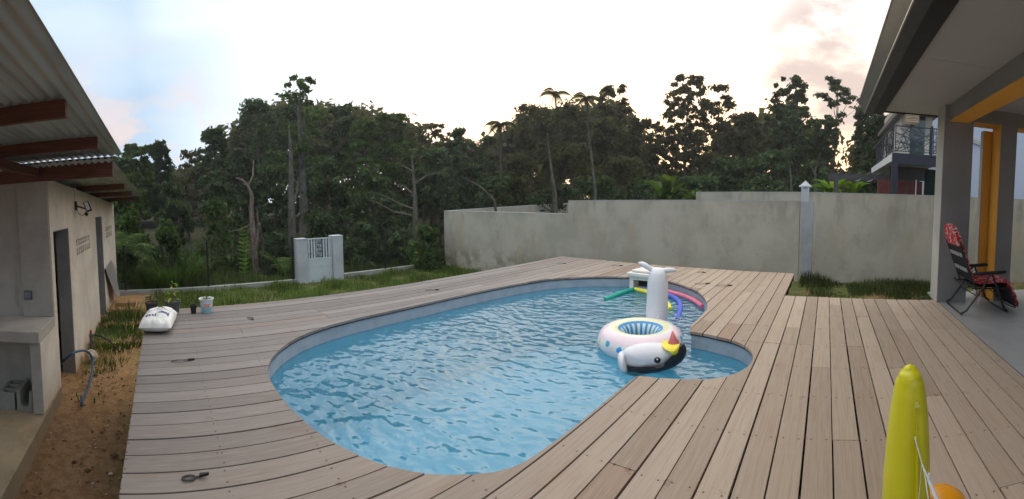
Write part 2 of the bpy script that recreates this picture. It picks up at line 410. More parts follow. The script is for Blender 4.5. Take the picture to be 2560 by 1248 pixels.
# ================================================================== GROUND
def gz(x, y):
    t = min(1., max(0., (x+6.0)/4.2)); t = t*t*(3-2*t)
    if y < 1.5: t *= max(0., y/1.5) if x < -1.2 else 1
    z = -1.1+.65*t
    if y > 9.9: z = -1.1 + min(1., (y-9.9)/3)*.0 + min(1.6, max(0, (math.hypot(x, y)-22)*.03))
    if x < -12.6: z = -1.12 + min(1.6, max(0, (math.hypot(x, y)-22)*.03))
    return z
xs = np.unique(np.concatenate([np.arange(-160, -40, 20.), np.arange(-40, -14, 2.), np.arange(-14, 8, .22), np.arange(8, 40, 2.5), np.arange(40, 161, 20.)]))
ys = np.unique(np.concatenate([np.arange(-160, -40, 20.), np.arange(-40, -6, 2.), np.arange(-6, 13, .22), np.arange(13, 60, 2.5), np.arange(60, 161, 20.)]))
V_, F_ = [], []
for j, y in enumerate(ys):
    for i, x in enumerate(xs):
        z = gz(x, y)
        if -14 < x < 8 and -6 < y < 13: z += (math.sin(x*3.1+y*1.7)+math.sin(x*1.3-y*4.1+2)+math.sin(x*7+y*6))*.010
        if -5.6 < x < -.2 and .2 < y < 7.6: z = -1.9
        if x > 1.9 and y < 6.8: z = -.5
        V_.append((x, y, z))
nx = len(xs)
for j in range(len(ys)-1):
    for i in range(nx-1): a = j*nx+i; F_.append((a, a+1, a+1+nx, a+nx))
g = link('ground', np_mesh('ground', np.array(V_), np.array(F_)), 'ground', smooth=True); tag(g, kind='structure')

# ================================================================== POOL + DECK
POOL = [(-3.38, .81), (-3.59, .86), (-3.79, .95), (-4.07, 1.16), (-4.32, 1.45), (-4.55, 1.98), (-4.67, 2.89), (-4.73, 3.99), (-4.70, 4.9), (-4.56, 5.65), (-4.42, 5.95), (-4.12, 6.30),
        (-3.8, 6.57), (-3.42, 6.75), (-3.0, 6.82), (-2.72, 6.78), (-2.44, 6.64), (-1.97, 6.25), (-1.72, 5.85), (-1.55, 5.45), (-1.475, 5.1), (-1.465, 4.28)]
ALC = [(-1.25, 4.26), (-1.06, 4.2), (-.86, 4.12), (-.73, 3.99), (-.64, 3.82), (-.615, 3.66), (-.635, 3.48), (-.73, 3.31), (-.83, 3.22), (-.97, 3.14), (-1.25, 3.06), (-1.41, 3.04)]
BACK = [(-1.45, 2.99), (-1.455, 1.75), (-1.5, 1.55), (-1.64, 1.36), (-1.78, 1.21), (-1.94, 1.09), (-2.09, 1.01), (-2.3, .92), (-2.49, .87), (-2.76, .82), (-3.0, .80), (-3.22, .80)]
def chaikin(P, keep=()):
    out = []
    for i in range(len(P)):
        a, b = P[i], P[(i+1) % len(P)]
        out += [(a[0]*.75+b[0]*.25, a[1]*.75+b[1]*.25), (a[0]*.25+b[0]*.75, a[1]*.25+b[1]*.75)]
    return out
OUT = chaikin(POOL+ALC+BACK)
WZ = -.185
def prism_mesh(P, z0, z1):
    mb = MB(); mb.poly([(x, y, z1) for x, y in P], z1-z0); me = bpy.data.meshes.new('t'); bmesh.ops.recalc_face_normals(mb.bm, faces=mb.bm.faces); mb.bm.to_mesh(me); mb.bm.free(); return me
# deck boards
TH = .028
mb = MB(); i = -40; joints = random.Random(3)
while True:
    xa = i*PITCHB+.085-PITCHB/2*0-0.; xa = i*PITCHB-.083+PITCHB*.0; xb = xa+PITCHB-GAP; i += 1
    if xb < -5.95: continue
    if xa < -5.95: xa = -5.93
    if xa > 1.62: break
    if xb > 1.685: xb = 1.685
    y0 = -.29 if xa < -1.3 else -1.6
    y1 = 8.22 if (xa+xb)/2 < -.58 else 6.28-.06*max(0, xa)
    cuts = [y0]; yy = y0+joints.choice([1.11, 1.665, 2.22, 2.775, 3.33])
    while yy < y1-.6:
        cuts.append(round(yy/.555)*.555+.2775); yy += joints.choice([2.22, 2.775, 3.33, 3.885])
    cuts.append(y1+joints.uniform(-.006, .006))
    for a, b in zip(cuts, cuts[1:]):
        sx = joints.uniform(-.0025, .0025); dz = joints.uniform(-.0015, .0015)
        mb.box((xa+sx, a+.0015, -TH+dz), (xb+sx, b-.0015, dz), bev=.003)
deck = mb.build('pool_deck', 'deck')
cut = bpy.data.objects.new('cut', prism_mesh(OUT, -1., 1.)); C.objects.link(cut)
md = deck.modifiers.new('b', 'BOOLEAN'); md.operation = 'DIFFERENCE'; md.object = cut; md.solver = 'EXACT'
dg = bpy.context.evaluated_depsgraph_get(); ev = deck.evaluated_get(dg); nm = bpy.data.meshes.new_from_object(ev)
deck.modifiers.clear(); old = deck.data; deck.data = nm; bpy.data.meshes.remove(old)
if not nm.materials: nm.materials.append(MT['deck'])
else: nm.materials[0] = MT['deck']
cme = cut.data; bpy.data.objects.remove(cut); bpy.data.meshes.remove(cme)
tag(deck, kind='structure')
# joists + edge boards under the deck (one sub-structure, below the boards)
def inside(x, y, P):
    c = False; n = len(P)
    for k in range(n):
        (x1, y1), (x2, y2) = P[k], P[(k+1) % n]
        if (y1 > y) != (y2 > y) and x < (x2-x1)*(y-y1)/(y2-y1)+x1: c = not c
    return c
mb = MB()
def offset(P, d):
    n = len(P); o = []
    for k in range(n):
        a = Vector(P[k-1]); b = Vector(P[(k+1) % n]); t = (b-a).normalized(); nrm = Vector((t.y, -t.x)); o.append((P[k][0]+nrm.x*d, P[k][1]+nrm.y*d))
    return o
sgn = 1 if sum(OUT[k-1][0]*OUT[k][1]-OUT[k][0]*OUT[k-1][1] for k in range(len(OUT))) > 0 else -1
OFFO = offset(OUT, .20*sgn)
y = -.22
while y < 8.2:
    xx = -5.9; run = None
    while xx <= 1.68:
        ok = not inside(xx, y, OFFO) and not inside(xx, y+.045, OFFO) and not (xx > -.62 and y > 6.15) 
        if ok and run is None: run = xx
        if (not ok or xx+.05 > 1.68) and run is not None:
            if xx-run > .1: mb.box((run, y, -TH-.11), (xx, y+.045, -TH-.004))
            run = None
        xx += .05
    y += .555
mb.box((-5.92, -.28, -.17), (-5.895, 8.19, -TH-.005)); mb.box((-5.89, 8.165, -.19), (-.63, 8.19, -TH-.005)); mb.box((-.655, 6.30, -.19), (-.63, 8.16, -TH-.005)); mb.box((-.62, 6.20, -.17), (1.62, 6.225, -TH-.005)); mb.box((-5.89, -.28, -.17), (-1.3, -.255, -TH-.005))
jo = mb.build('deck_joists', 'joist'); tag(jo, kind='structure')

# pool shell
m = Mat('pool_liner', (.30, .36, .42), .5, .4); p = m.pos(); x, y, zz = m.xyz(p)
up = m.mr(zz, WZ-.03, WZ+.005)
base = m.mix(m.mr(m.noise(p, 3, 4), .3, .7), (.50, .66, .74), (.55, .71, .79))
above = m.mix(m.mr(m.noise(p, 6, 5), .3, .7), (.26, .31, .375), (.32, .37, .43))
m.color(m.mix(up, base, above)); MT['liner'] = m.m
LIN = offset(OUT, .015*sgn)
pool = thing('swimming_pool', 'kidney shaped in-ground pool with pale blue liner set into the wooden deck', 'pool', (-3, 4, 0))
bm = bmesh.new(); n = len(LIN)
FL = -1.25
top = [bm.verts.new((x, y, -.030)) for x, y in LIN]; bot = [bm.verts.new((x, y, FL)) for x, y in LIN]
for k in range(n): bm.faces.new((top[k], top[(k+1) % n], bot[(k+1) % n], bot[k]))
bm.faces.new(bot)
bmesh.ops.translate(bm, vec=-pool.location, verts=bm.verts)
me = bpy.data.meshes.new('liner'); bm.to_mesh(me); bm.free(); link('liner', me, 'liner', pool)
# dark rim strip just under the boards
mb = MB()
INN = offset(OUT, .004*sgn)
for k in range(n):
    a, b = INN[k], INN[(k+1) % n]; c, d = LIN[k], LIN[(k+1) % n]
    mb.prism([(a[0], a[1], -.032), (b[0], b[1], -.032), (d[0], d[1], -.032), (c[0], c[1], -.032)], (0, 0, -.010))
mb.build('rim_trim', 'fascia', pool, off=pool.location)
# entry steps in the rounded alcove
def arc_poly(r, n=28): 
    cx, cy = -1.46, 3.65
    return [(cx, cy-r*.72)]+[(cx+r*1.0*math.sin(t), cy-r*.72*math.cos(t)) for t in [PI*k/n for k in range(1, n)]]+[(cx, cy+r*.72)]
ALCP = [(-1.46, 4.27)]+[(x+.012, y) for x, y in ALC]+[(-1.46, 2.99)]
stp = []
mb = MB()
core = [(-1.08, 2.98), (-1.08, 4.28)]
lim = [q for q in ALCP if q[0] > -1.02]
mb.poly([(q[0], q[1], -.47) for q in ([(-.97, 3.16), (-.93, 3.4), (-.905, 3.66), (-.93, 3.92), (-1.0, 4.16)]+lim)], .77)
mb.poly([(q[0], q[1], -.80) for q in [(-1.30, 3.07), (-1.24, 3.66), (-1.30, 4.26)]+[(-1.005, 4.17), (-.935, 3.92), (-.91, 3.66), (-.935, 3.4), (-.975, 3.155)]], .44)
m = Mat('pool_step', (.62, .68, .70), .5, .3); MT['step'] = m.m
m.color(m.mix(m.mr(m.noise(m.pos(), 5, 4), .3, .7), (.78, .86, .88), (.86, .92, .93)))
mb.build('entry_steps', 'step', pool, off=pool.location)

# water
m = Mat('pool_water', (.05, .3, .45), .04, .5); p = m.pos()
a1 = m.noise(m.mapping(p, (1.0, 1.5, 1), rot=(0, 0, -.62)), 6.2, 1., .4, .15)
a2 = m.noise(m.mapping(p, (1.0, 1.4, 1), rot=(0, 0, .5), loc=(4, 7, 0)), 9.0, 1., .4, .2)
a3 = m.noise(m.mapping(p, (1, 1.3, 1), rot=(0, 0, -.2)), 1.3, 1, .5, .2)
h = m.math('ADD', m.math('ADD', m.math('MULTIPLY', a1, 1.05), m.math('MULTIPLY', a2, .55)), m.math('MULTIPLY', a3, .8))
bn = m.n('ShaderNodeBump'); m.lk(h, bn.inputs['Height']); bn.inputs['Strength'].default_value = 1.; bn.inputs['Distance'].default_value = .034
pt = m.noise(p, .55, 2); h = m.math('MULTIPLY', h, m.mr(pt, .35, .65, .55, 1.15)); m.lk(h, bn.inputs['Height'])
fr = m.n('ShaderNodeFresnel'); fr.inputs[0].default_value = 1.6; m.lk(bn.outputs[0], fr.inputs['Normal'])
gl = m.n('ShaderNodeBsdfGlossy'); gl.inputs['Roughness'].default_value = .13; m.lk(bn.outputs[0], gl.inputs['Normal']); gl.inputs[0].default_value = (1, 1, 1, 1)
tp = m.n('ShaderNodeBsdfTransparent'); tp.inputs[0].default_value = (.38, .72, .87, 1)
df = m.n('ShaderNodeBsdfDiffuse'); df.inputs[0].default_value = (.09, .42, .60, 1); m.lk(bn.outputs[0], df.inputs['Normal'])
mx0 = m.n('ShaderNodeMixShader'); mx0.inputs[0].default_value = .18; m.lk(tp.outputs[0], mx0.inputs[1]); m.lk(df.outputs[0], mx0.inputs[2])
mx = m.n('ShaderNodeMixShader'); m.lk(fr.outputs[0], mx.inputs[0]); m.lk(mx0.outputs[0], mx.inputs[1]); m.lk(gl.outputs[0], mx.inputs[2]); m.lk(mx.outputs[0], m.o.inputs[0])
MT['water'] = m.m
bm = bmesh.new(); bm.faces.new([bm.verts.new((x, y, WZ)) for x, y in LIN]); bmesh.ops.recalc_face_normals(bm, faces=bm.faces)
for f in bm.faces:
    if f.normal.z < 0: f.normal_flip()
me = bpy.data.meshes.new('pool_water'); bm.to_mesh(me); bm.free(); tag(link('pool_water', me, 'water'), kind='structure')

# terrace
mb = MB(); mb.box((1.695, -3, -.03), (9, 6.75, 0.0)); tag(mb.build('terrace', 'tile'), kind='structure')
mb = MB(); mb.box((1.76, -3, -.60), (8.95, 6.70, -.031)); tag(mb.build('terrace_base', 'slab'), kind='structure')

# ================================================================== HOUSE ON THE RIGHT
house = thing('veranda_house', 'grey house with orange painted reveals and a wide eave over the tiled terrace', 'house', (1.7, 6, 0))
H = house.location
SO = 2.93
def hp(mb, name, mat, **k): return mb.build(name, mat, house, off=H, **k)
# columns: front face grey, side light
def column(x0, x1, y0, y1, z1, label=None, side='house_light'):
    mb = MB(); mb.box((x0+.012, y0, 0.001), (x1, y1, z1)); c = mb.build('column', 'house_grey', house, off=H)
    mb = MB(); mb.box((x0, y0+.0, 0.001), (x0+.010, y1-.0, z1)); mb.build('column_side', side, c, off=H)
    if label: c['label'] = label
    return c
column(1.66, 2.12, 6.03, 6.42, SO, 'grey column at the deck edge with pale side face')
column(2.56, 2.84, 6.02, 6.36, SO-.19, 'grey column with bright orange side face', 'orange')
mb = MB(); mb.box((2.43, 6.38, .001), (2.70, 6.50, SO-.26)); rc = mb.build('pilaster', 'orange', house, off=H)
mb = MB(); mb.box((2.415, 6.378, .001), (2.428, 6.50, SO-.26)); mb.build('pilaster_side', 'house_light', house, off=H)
# beam along the deck edge, orange under it
mb = MB(); mb.box((1.74, -3, 2.70), (2.04, 6.03, SO+.1)); hp(mb, 'beam', 'house_grey')
mb = MB(); mb.box((1.745, -3, 2.685), (2.035, 6.03, 2.697)); hp(mb, 'beam_underside', 'orange')
mb = MB(); mb.box((2.122, 6.03, 2.72), (9, 6.36, SO+.1)); hp(mb, 'lintel', 'house_grey')
mb = MB(); mb.box((2.122, 6.035, 2.706), (2.55, 6.355, 2.717)); mb.box((2.86, 6.035, 2.706), (9, 6.355, 2.717)); hp(mb, 'lintel_underside', 'orange')
# inner ceiling + soffit boards
mb = MB(); mb.box((2.045, -3, SO+.002), (9, 6.03, SO+.06)); hp(mb, 'ceiling', 'soffit')
mb = MB()
for a, b in ((-3, 1.295), (1.305, 4.245), (4.255, 6.86)): mb.box((.86, a, SO), (1.738, b, SO+.03))
mb.box((1.738, 6.425, SO), (9, 6.86, SO+.03)); hp(mb, 'soffit', 'soffit')
mb = MB(); mb.box((.87, -3, SO+.032), (1.735, 6.8, SO+.04)); hp(mb, 'soffit_backing', 'fascia')
mb = MB(); mb.box((.68, -3, SO-.055), (.858, 6.87, SO+.05)); mb.box((.862, 6.865, SO-.02), (9, 6.89, SO+.09)); hp(mb, 'fascia_board', 'fascia')
mb = MB(); mb.box((.56, -3, SO-.075), (.676, 6.87, SO-.062)); mb.box((.56, 6.855, SO-.06), (.676, 6.87, SO+.09)); hp(mb, 'gutter_underside', 'under')
mb = MB(); mb.prism([(.455, -3, SO+.10), (.558, -3, SO-.07), (.572, -3, SO-.066), (.470, -3, SO+.10)], (0, 9.87, 0)); gt = hp(mb, 'gutter', 'gutter')
mb = MB(); mb.tube([(.548, -3, SO-.07), (.548, 6.87, SO-.07)], .0065, 6); mb.tube([(.452, -3, SO+.105), (.452, 6.87, SO+.105)], .007, 6); mb.build('gutter_lip', 'gutter_lip', gt, off=H)
mb = MB(); mb.prism([(.50, -3, SO+.12), (.50, -3, SO+.16), (6, -3, SO+1.3), (6, -3, SO+1.26)], (0, 9.9, 0)); hp(mb, 'roof', 'under')
# far wall of the house (behind the terrace, out of view but shades it)
mb = MB(); mb.box((6.5, -3, 0.002), (6.7, 6.0, SO)); hp(mb, 'back_wall', 'house_light')

# ================================================================== SHED ON THE LEFT
SY = -1.47; SG = -1.12
shed = thing('garden_shed', 'low masonry shed with a corrugated roof on red timbers left of the pool', 'shed', (-5.35, SY, SG))
S0 = shed.location
def sp(mb, name, mat, parent=shed, **k): return mb.build(name, mat, parent, off=S0, **k)
D1 = (-6.44, -5.50); D2 = (-10.10, -9.14); XE = -12.72; WT = .21
def rz(x): return 1.90+(x+5.35)*.038          # top of the long wall
def wall_piece(mb, x0, x1, z0, top=True):
    a, b = min(x0, x1), max(x0, x1)
    pts = [(a, SY, z0), (b, SY, z0), (b, SY, rz(b)), (a, SY, rz(a))]
    mb.prism(pts, (0, -WT, 0))
V1 = (-8.32, -6.98, .70, .97)      # vent openings
V2 = (-11.95, -10.70, .72, 1.0)
def seg_with_vent(mb, a, b, V):
    # a > b (towards the camera first)
    x0, x1, z0, z1 = V
    wall_piece(mb, a, x1, -1.3) if a > x1 else None
    mb.prism([(x0, SY, -1.3), (x1, SY, -1.3), (x1, SY, z0), (x0, SY, z0)], (0, -WT, 0))
    mb.prism([(x0, SY, z1), (x1, SY, z1), (x1, SY, rz(x1)), (x0, SY, rz(x0))], (0, -WT, 0))
    wall_piece(mb, x0, b, -1.3)
mb = MB()
wall_piece(mb, -5.35, D1[1], -1.3); wall_piece(mb, D1[1], D1[0], 1.20)
seg_with_vent(mb, D1[0], D2[1], V1); wall_piece(mb, D2[1], D2[0], 1.30); seg_with_vent(mb, D2[0], XE, V2)
wl = sp(mb, 'wall', 'shed')
# end walls, back wall, floor, inner partitions
mb = MB(); mb.box((XE, SY-WT-.002, -1.3), (XE+.18, -4.4, 1.55)); mb.box((XE+.182, -4.4, -1.3), (-5.36, -4.22, 1.6)); sp(mb, 'back_wall', 'shed')
mb = MB(); mb.box((-5.53, SY-WT-.002, -1.3), (-5.352, -4.2, 1.98)); ew = sp(mb, 'end_wall', 'shed_grey')
mb = MB(); mb.box((-5.345, SY-.01, .09), (-5.315, SY-.42, 1.88)); sp(mb, 'pilaster', 'shed_grey')
mb = MB(); mb.box((-8.9, SY-WT-.002, -1.3), (-8.75, -4.2, 1.7)); sp(mb, 'partition', 'jamb')
mb = MB(); mb.box((XE+.2, SY-WT, -1.3), (-5.55, -4.2, -1.09)); sp(mb, 'floor', 'slab')
# door linings (far jamb catches the eye) 
for (a, b, zt) in ((*D1, 1.20), (*D2, 1.30)):
    mb = MB(); mb.box((a, SY-.004, -1.12), (a+.012, SY-WT+.001, zt-.003)); mb.box((b-.012, SY-.004, -1.12), (b, SY-WT+.001, zt-.003)); mb.box((a+.013, SY-.004, zt-.012), (b-.013, SY-WT+.001, zt-.001))
    sp(mb, 'door_lining', 'jamb')
mb = MB(); mb.box((D1[0]+.02, SY-WT-.25, -1.1), (D1[1]-.02, SY-WT-.29, 1.19)); sp(mb, 'doorway_shade', 'black')  # black sheets put in for the shade inside both open doorways
mb = MB(); mb.box((D2[0]+.02, SY-WT-.25, -1.1), (D2[1]-.02, SY-WT-.29, 1.29)); sp(mb, 'doorway_shade', 'black')
# vent bricks: a lattice of bars in each opening
for V in (V1, V2):
    x0, x1, z0, z1 = V; mb = MB(); zc = (z0+z1)/2
    mb.box((x0+.001, SY-.012, zc-.025), (x1-.001, SY-.10, zc+.025))
    k = 7
    for q in range(k):
        xx = x0+(q)*(x1-x0)/k
        mb.box((xx+.002, SY-.010, z0+.002), (xx+.052, SY-.098, z1-.002))
        xm = xx+(x1-x0)/k/2+.025
        for zz, s in ((z0+.06, 1), (z1-.06, -1)):
            mb.box((xm-.05, SY-.016, zz-.016), (xm+.05, SY-.09, zz+.016), rot=Euler((0, .6*s, 0)))
    sp(mb, 'vent_block', 'shed')
    mb = MB(); mb.box((x0, SY-WT-.003, z0-.05), (x1, SY-WT-.02, z1+.05)); sp(mb, 'vent_backing', 'black')
# roof timbers
def timber(x, z0, z1, y0, y1=-4.3, wdt=.06, name='purlin'):
    mb = MB(); mb.box((x, y0, z0), (x-wdt, y1, z1), bev=.004); return sp(mb, name, 'purlin')
def r1(x): return 2.275+(x+1.6)*.037
timber(-1.56, r1(-1.56)-.135, r1(-1.56)-.012, -.62); timber(-2.82, r1(-2.82)-.135, r1(-2.82)-.012, -.62); timber(-4.10, r1(-4.10)-.13, r1(-4.10)-.012, -.60)
timber(-5.30, 1.865, 2.115, -.60, wdt=.09, name='main_beam')
mb = MB(); mb.box((-.3, -1.56, 1.93), (-5.295, -1.64, 2.03)); sp(mb, 'long_beam', 'purlin')
for x, z in ((-8.0, 1.935), (-9.9, 1.865), (-12.15, 1.79)): timber(x, z-.115, z-.006, -.70)
def corr(name, x0, x1, za, zb, y0, y1, nx=2):
    pitch = .085; amp = .012; st = pitch/8; n = int((y0-y1)/st)
    vs = []; fs = []
    for i in range(n+1):
        yy = y0-i*st; dz = amp*math.sin(2*PI*i/8)
        for j, (xx, zz) in enumerate(((x0, za), (x1, zb))): vs.append((xx-S0.x, yy-S0.y, zz+dz-S0.z))
        for j, (xx, zz) in enumerate(((x0, za), (x1, zb))): vs.append((xx-S0.x, yy-S0.y, zz+dz+.002-S0.z))
    for i in range(n): a = i*4; fs += [(a, a+1, a+5, a+4), (a+2, a+6, a+7, a+3)]
    for i in range(n): a = i*4; fs += [(a, a+4, a+6, a+2), (a+1, a+3, a+7, a+5)]
    fs += [(0, 2, 3, 1), (n*4, n*4+1, n*4+3, n*4+2)]
    return link(name, np_mesh(name, np.array(vs), np.array(fs)), 'sheet', shed)
corr('roof_sheet', -.2, -5.42, r1(-.2)+.004, r1(-5.42)+.004, -.47, -4.5)
corr('roof_sheet', -5.0, -12.68, 2.06, 1.80, -.58, -4.5)
# counter with open shelf
mb = MB(); mb.box((-4.60, SY, -.045), (-5.345, -4.0, .085), bev=.006); sp(mb, 'counter_top', 'shed_grey')
mb = MB(); mb.box((-4.66, SY-.001, -.895), (-5.345, SY-.13, -.05)); sp(mb, 'counter_side', 'shed')
mb = MB(); mb.box((-4.652, SY-.004, -.893), (-4.658, SY-.128, -.052)); sp(mb, 'counter_side_edge', 'shed_grey')
mb = MB(); mb.box((-5.20, SY-.135, -.895), (-5.345, -3.9, -.05)); mb.box((-4.66, -3.4, -.895), (-5.19, -3.52, -.05)); sp(mb, 'counter_back', 'shed_grey')
mb = MB(); mb.poly([(-5.46, SY+.012, -.90), (-2.0, SY+.06, -.90), (-2.0, -4.2, -.90), (-5.46, -4.2, -.90)], .5); sp(mb, 'base_slab', 'slab')
# outdoor socket with its stain of bare mortar
c = PX(70, 738, -5.30)
sock = thing('wall_socket', 'grey weatherproof socket set in a patch of mortar above the counter', 'socket', (-5.312, c.y, c.z))
mb = MB(); mb.box((-.04, -.055, -.06), (.02, .055, .06), bev=.012); mb.build('back_box', 'grey_plastic', sock)
mb = MB(); mb.box((.021, -.038, -.042), (.032, .038, .040), bev=.008); mb.build('cover_flap', simple('socket_flap', (.20, .21, .22), .4), sock)
mb = MB(); n = 22; mb.prism([(-.006, .15*math.cos(2*PI*k/n)*(1+.2*math.sin(3*k)), .20*math.sin(2*PI*k/n)*(1+.15*math.cos(2*k+1))-.02) for k in range(n)], (.004, 0, 0)); mb.build('mortar_patch', 'shed_grey', sock)
# floodlight
fl = thing('flood_light', 'black security floodlight on an arm on the shed wall above the vent bricks', 'light', (-7.05, SY, 1.52))
mb = MB(); mb.box((-.05, -.0, -.05), (.05, .03, .10), bev=.006); mb.tube([(0, .03, .02), (-.05, .12, -.02), (-.02, .2, -.04)], .014, 8); mb.build('bracket', 'black', fl)
mb = MB(); mb.box((-.04, .17, -.09), (.08, .26, .09), rot=Euler((.35, .0, .3)), bev=.01); hd = mb.build('lamp_head', 'black', fl)
mb = MB(); mb.box((.075, .19, -.06), (.088, .25, .08), rot=Euler((.35, 0, .3))); mb.build('lens', simple('lens', (.6, .6, .58), .2), hd)
mb = MB(); mb.tube([(0, .02, -.03), (0, .06, -.12), (0, .13, -.15), (0, .19, -.08)], .006, 6); mb.ball((0, .19, -.13), .032, 12, 8); mb.build('motion_sensor', 'black', fl)
mb = MB(); mb.tube([(0, .006, .11), (.0, .006, .33)], .02, 8); mb.build('conduit', 'shed', fl)
# concrete blocks stored under the counter
def block(kind, loc, rz_, label):
    t = thing('concrete_block', label, 'concrete block', loc, rz_, 'concrete blocks stored under the counter')
    mb = MB()
    if kind == 0:
        L, W_, Hh, e = .40, .20, .20, .03
        mb.box((-L/2, -W_/2, 0), (L/2, -W_/2+e, Hh)); mb.box((-L/2, W_/2-e, 0), (L/2, W_/2, Hh))
        for q in (-L/2, -L/6-e/2, L/6-e/2, L/2-e): mb.box((q, -W_/2+e+.0005, 0), (q+e, W_/2-e-.0005, Hh))
        mb.box((-L/2+e+.001, -W_/2+e+.001, .0), (L/2-e-.001, W_/2-e-.001, .03))
    else:
        mb.prism([(-.2, -.10, 0), (-.2, .10, 0), (-.2, .10, .24), (-.2, .062, .24), (-.2, .050, .08), (-.2, .03, .055), (-.2, -.03, .055), (-.2, -.050, .08), (-.2, -.062, .24), (-.2, -.10, .24)], (.4, 0, 0))
    mb.build('block_body', MTblock, t); return t
MTblock = mat_render('block_concrete', (.30, .30, .27), (.17, .17, .15), (.28, .27, .22), 4, .4).m
block(0, (-4.90, -1.95, -.899), 0, 'hollow concrete block with open cells under the counter')
block(1, (-4.90, -1.72, -.899), 0, 'U shaped concrete channel block nearest the counter side wall')

# ================================================================== BOUNDARY WALLS
WY = 9.73
def wall_obj(name, label, parts, cat='wall', loc=(0, 0, 0), mat='wall', cope=True):
    t = thing(name, label, cat, loc)
    for (a, b, z0, z1, th) in parts:      # a,b: xy ends (face line), thickness away from camera
        a = Vector((*a, 0)); b = Vector((*b, 0)); d = (b-a).normalized(); nrm = Vector((-d.y, d.x, 0))*th
        if isinstance(z1, (int, float)): z1 = (z1, z1)
        mb = MB(); mb.prism([(a.x, a.y, z0), (b.x, b.y, z0), (b.x, b.y, z1[1]), (a.x, a.y, z1[0])], nrm); mb.build('wall_panel', mat, t, off=loc)
        if cope:
            c0 = a-nrm*.02; c1 = b-nrm*.02
            mb = MB(); mb.prism([(c0.x, c0.y, z1[0]+.002), (c1.x, c1.y, z1[1]+.002), (c1.x, c1.y, z1[1]+.022), (c0.x, c0.y, z1[0]+.022)], nrm*1.06); mb.build('coping', 'cope', t, off=loc)
    return t
MT['cope'] = mat_render('coping_mortar', (.42, .42, .40), (.32, .32, .30), (.4, .38, .34), 2, .3).m
wall_obj('boundary_wall', 'lower end of the rendered boundary wall beside the lawn', [((-12.4, WY), (-6.82, WY), -1.4, .93, .16)], loc=(-9, WY, -1.1))
wall_obj('boundary_wall', 'long rendered boundary wall behind the far pool edge', [((-6.80, WY-.03), (-.62, WY-.03), -1.4, (1.31, 1.40), .18)], loc=(-4, WY, -1.1))
wall_obj('boundary_wall', 'stained grey wall from the pointed post to behind the house columns', [((-.24, WY), (11, WY), -1.2, (1.61, 1.76), .18)], loc=(2, WY, -.45))
wall_obj('side_wall', 'grey wall running back from the left corner of the boundary wall', [((-12.24, WY+.17), (-12.24, 18.2), -1.4, (.93, 1.09), .16)], loc=(-12.3, 14, -1.1))
wall_obj('back_wall', 'thin rendered wall rising behind the lower boundary wall', [((-12.2, 18.4), (-4.8, 18.4), -1.2, (1.09, 1.20), .16)], loc=(-9, 18.4, -1.1))
wall_obj('rear_wall', 'pale wall top showing above the boundary wall left of the pointed post', [((-4.16, 13.0), (-.2, 13.0), -1.2, (1.60, 1.68), .16)], loc=(-2, 13, -1.1))
# white gate post with a pointed cap, and the painted strip below it
po = thing('gate_post', 'white post with a pointed cap rising above the junction of two walls', 'post', (-.46, WY-.06, -.5))
mb = MB(); mb.box((-.60, WY-.05, 1.40), (-.42, WY+.12, 1.74), bev=.006); mb.build('post_top', 'white_render', po, off=po.location)
mb = MB(); mb.lathe([(.15, 0), (.15, .03), (.11, .05), (.005, .15)], 4, (-.51, WY+.035, 1.742)); mb.build('pointed_cap', 'white_render', po, off=po.location)
mb = MB(); mb.prism([(-.52, WY-.055, -.8), (-.32, WY-.055, -.8), (-.30, WY-.055, 1.40), (-.60, WY-.055, 1.40)], (0, .20, 0)); mb.build('post_shaft', mat_render('strip_render', (.37, .385, .41), (.22, .23, .26), (.3, .32, .36), 2, .4).m, po, off=po.location)

# kerb wall + wire fence + gate on the left
KX = -12.4
t = thing('kerb_wall', 'low grey concrete kerb under the wire fence left of the gate', 'kerb', (KX, 1, -1.2))
mb = MB(); mb.box((KX-.15, -6, -1.3), (KX, 3.98, -.98), bev=.008); mb.build('kerb_body', 'kerb', t, off=t.location)
t = thing('kerb_wall', 'low grey concrete kerb between the gate and the boundary wall', 'kerb', (KX, 7.6, -1.2))
mb = MB(); mb.box((KX-.15, 5.52, -1.3), (KX, WY-.01, -.95), bev=.008); mb.build('kerb_body', 'kerb', t, off=t.location)
def fence(label, ya, yb, posts):
    t = thing('wire_fence', label, 'fence', (KX-.08, ya, -.98))
    for y in posts:
        mb = MB(); mb.box((-.03, y-ya-.03, 0), (.03, y-ya+.03, 1.33)); mb.box((-.036, y-ya-.036, 1.332), (.036, y-ya+.036, 1.352)); mb.build('post', 'black_metal', t)
    mb = MB(); z = .08
    while z < 1.3: mb.tube([(0, 0, z), (0, yb-ya, z)], .0035, 4, cap=False); z += .2
    y = .0
    while y < yb-ya: mb.tube([(0, y, .02), (0, y, 1.28)], .0022, 3, cap=False); y += .1
    mb.build('wire_mesh', 'black_metal', t)
fence('black wire fence left of the white gate', -5, 3.95, (-3.6, -1.2, 1.26, 3.90))
fence('black wire fence between the white gate and the boundary wall', 5.55, 9.66, (7.2, 9.60))
def pillar(y0, y1, label, ztop):
    t = thing('gate_pillar', label, 'pillar', (KX+.05, (y0+y1)/2, -1.1)); mb = MB(); mb.box((-.17, y0-(y0+y1)/2, -.1), (.17, (y1-y0)/2, ztop+1.1), bev=.008); mb.build('shaft', 'white_render', t)
    mb = MB(); mb.box((-.18, y0-(y0+y1)/2-.01, ztop+1.102), (.18, (y1-y0)/2+.01, ztop+1.125)); mb.build('cap', 'white_render', t)
pillar(3.98, 4.30, 'white rendered gate pillar on the side nearest the shed', .27)
pillar(5.16, 5.50, 'white rendered gate pillar on the side nearest the boundary wall', .30)
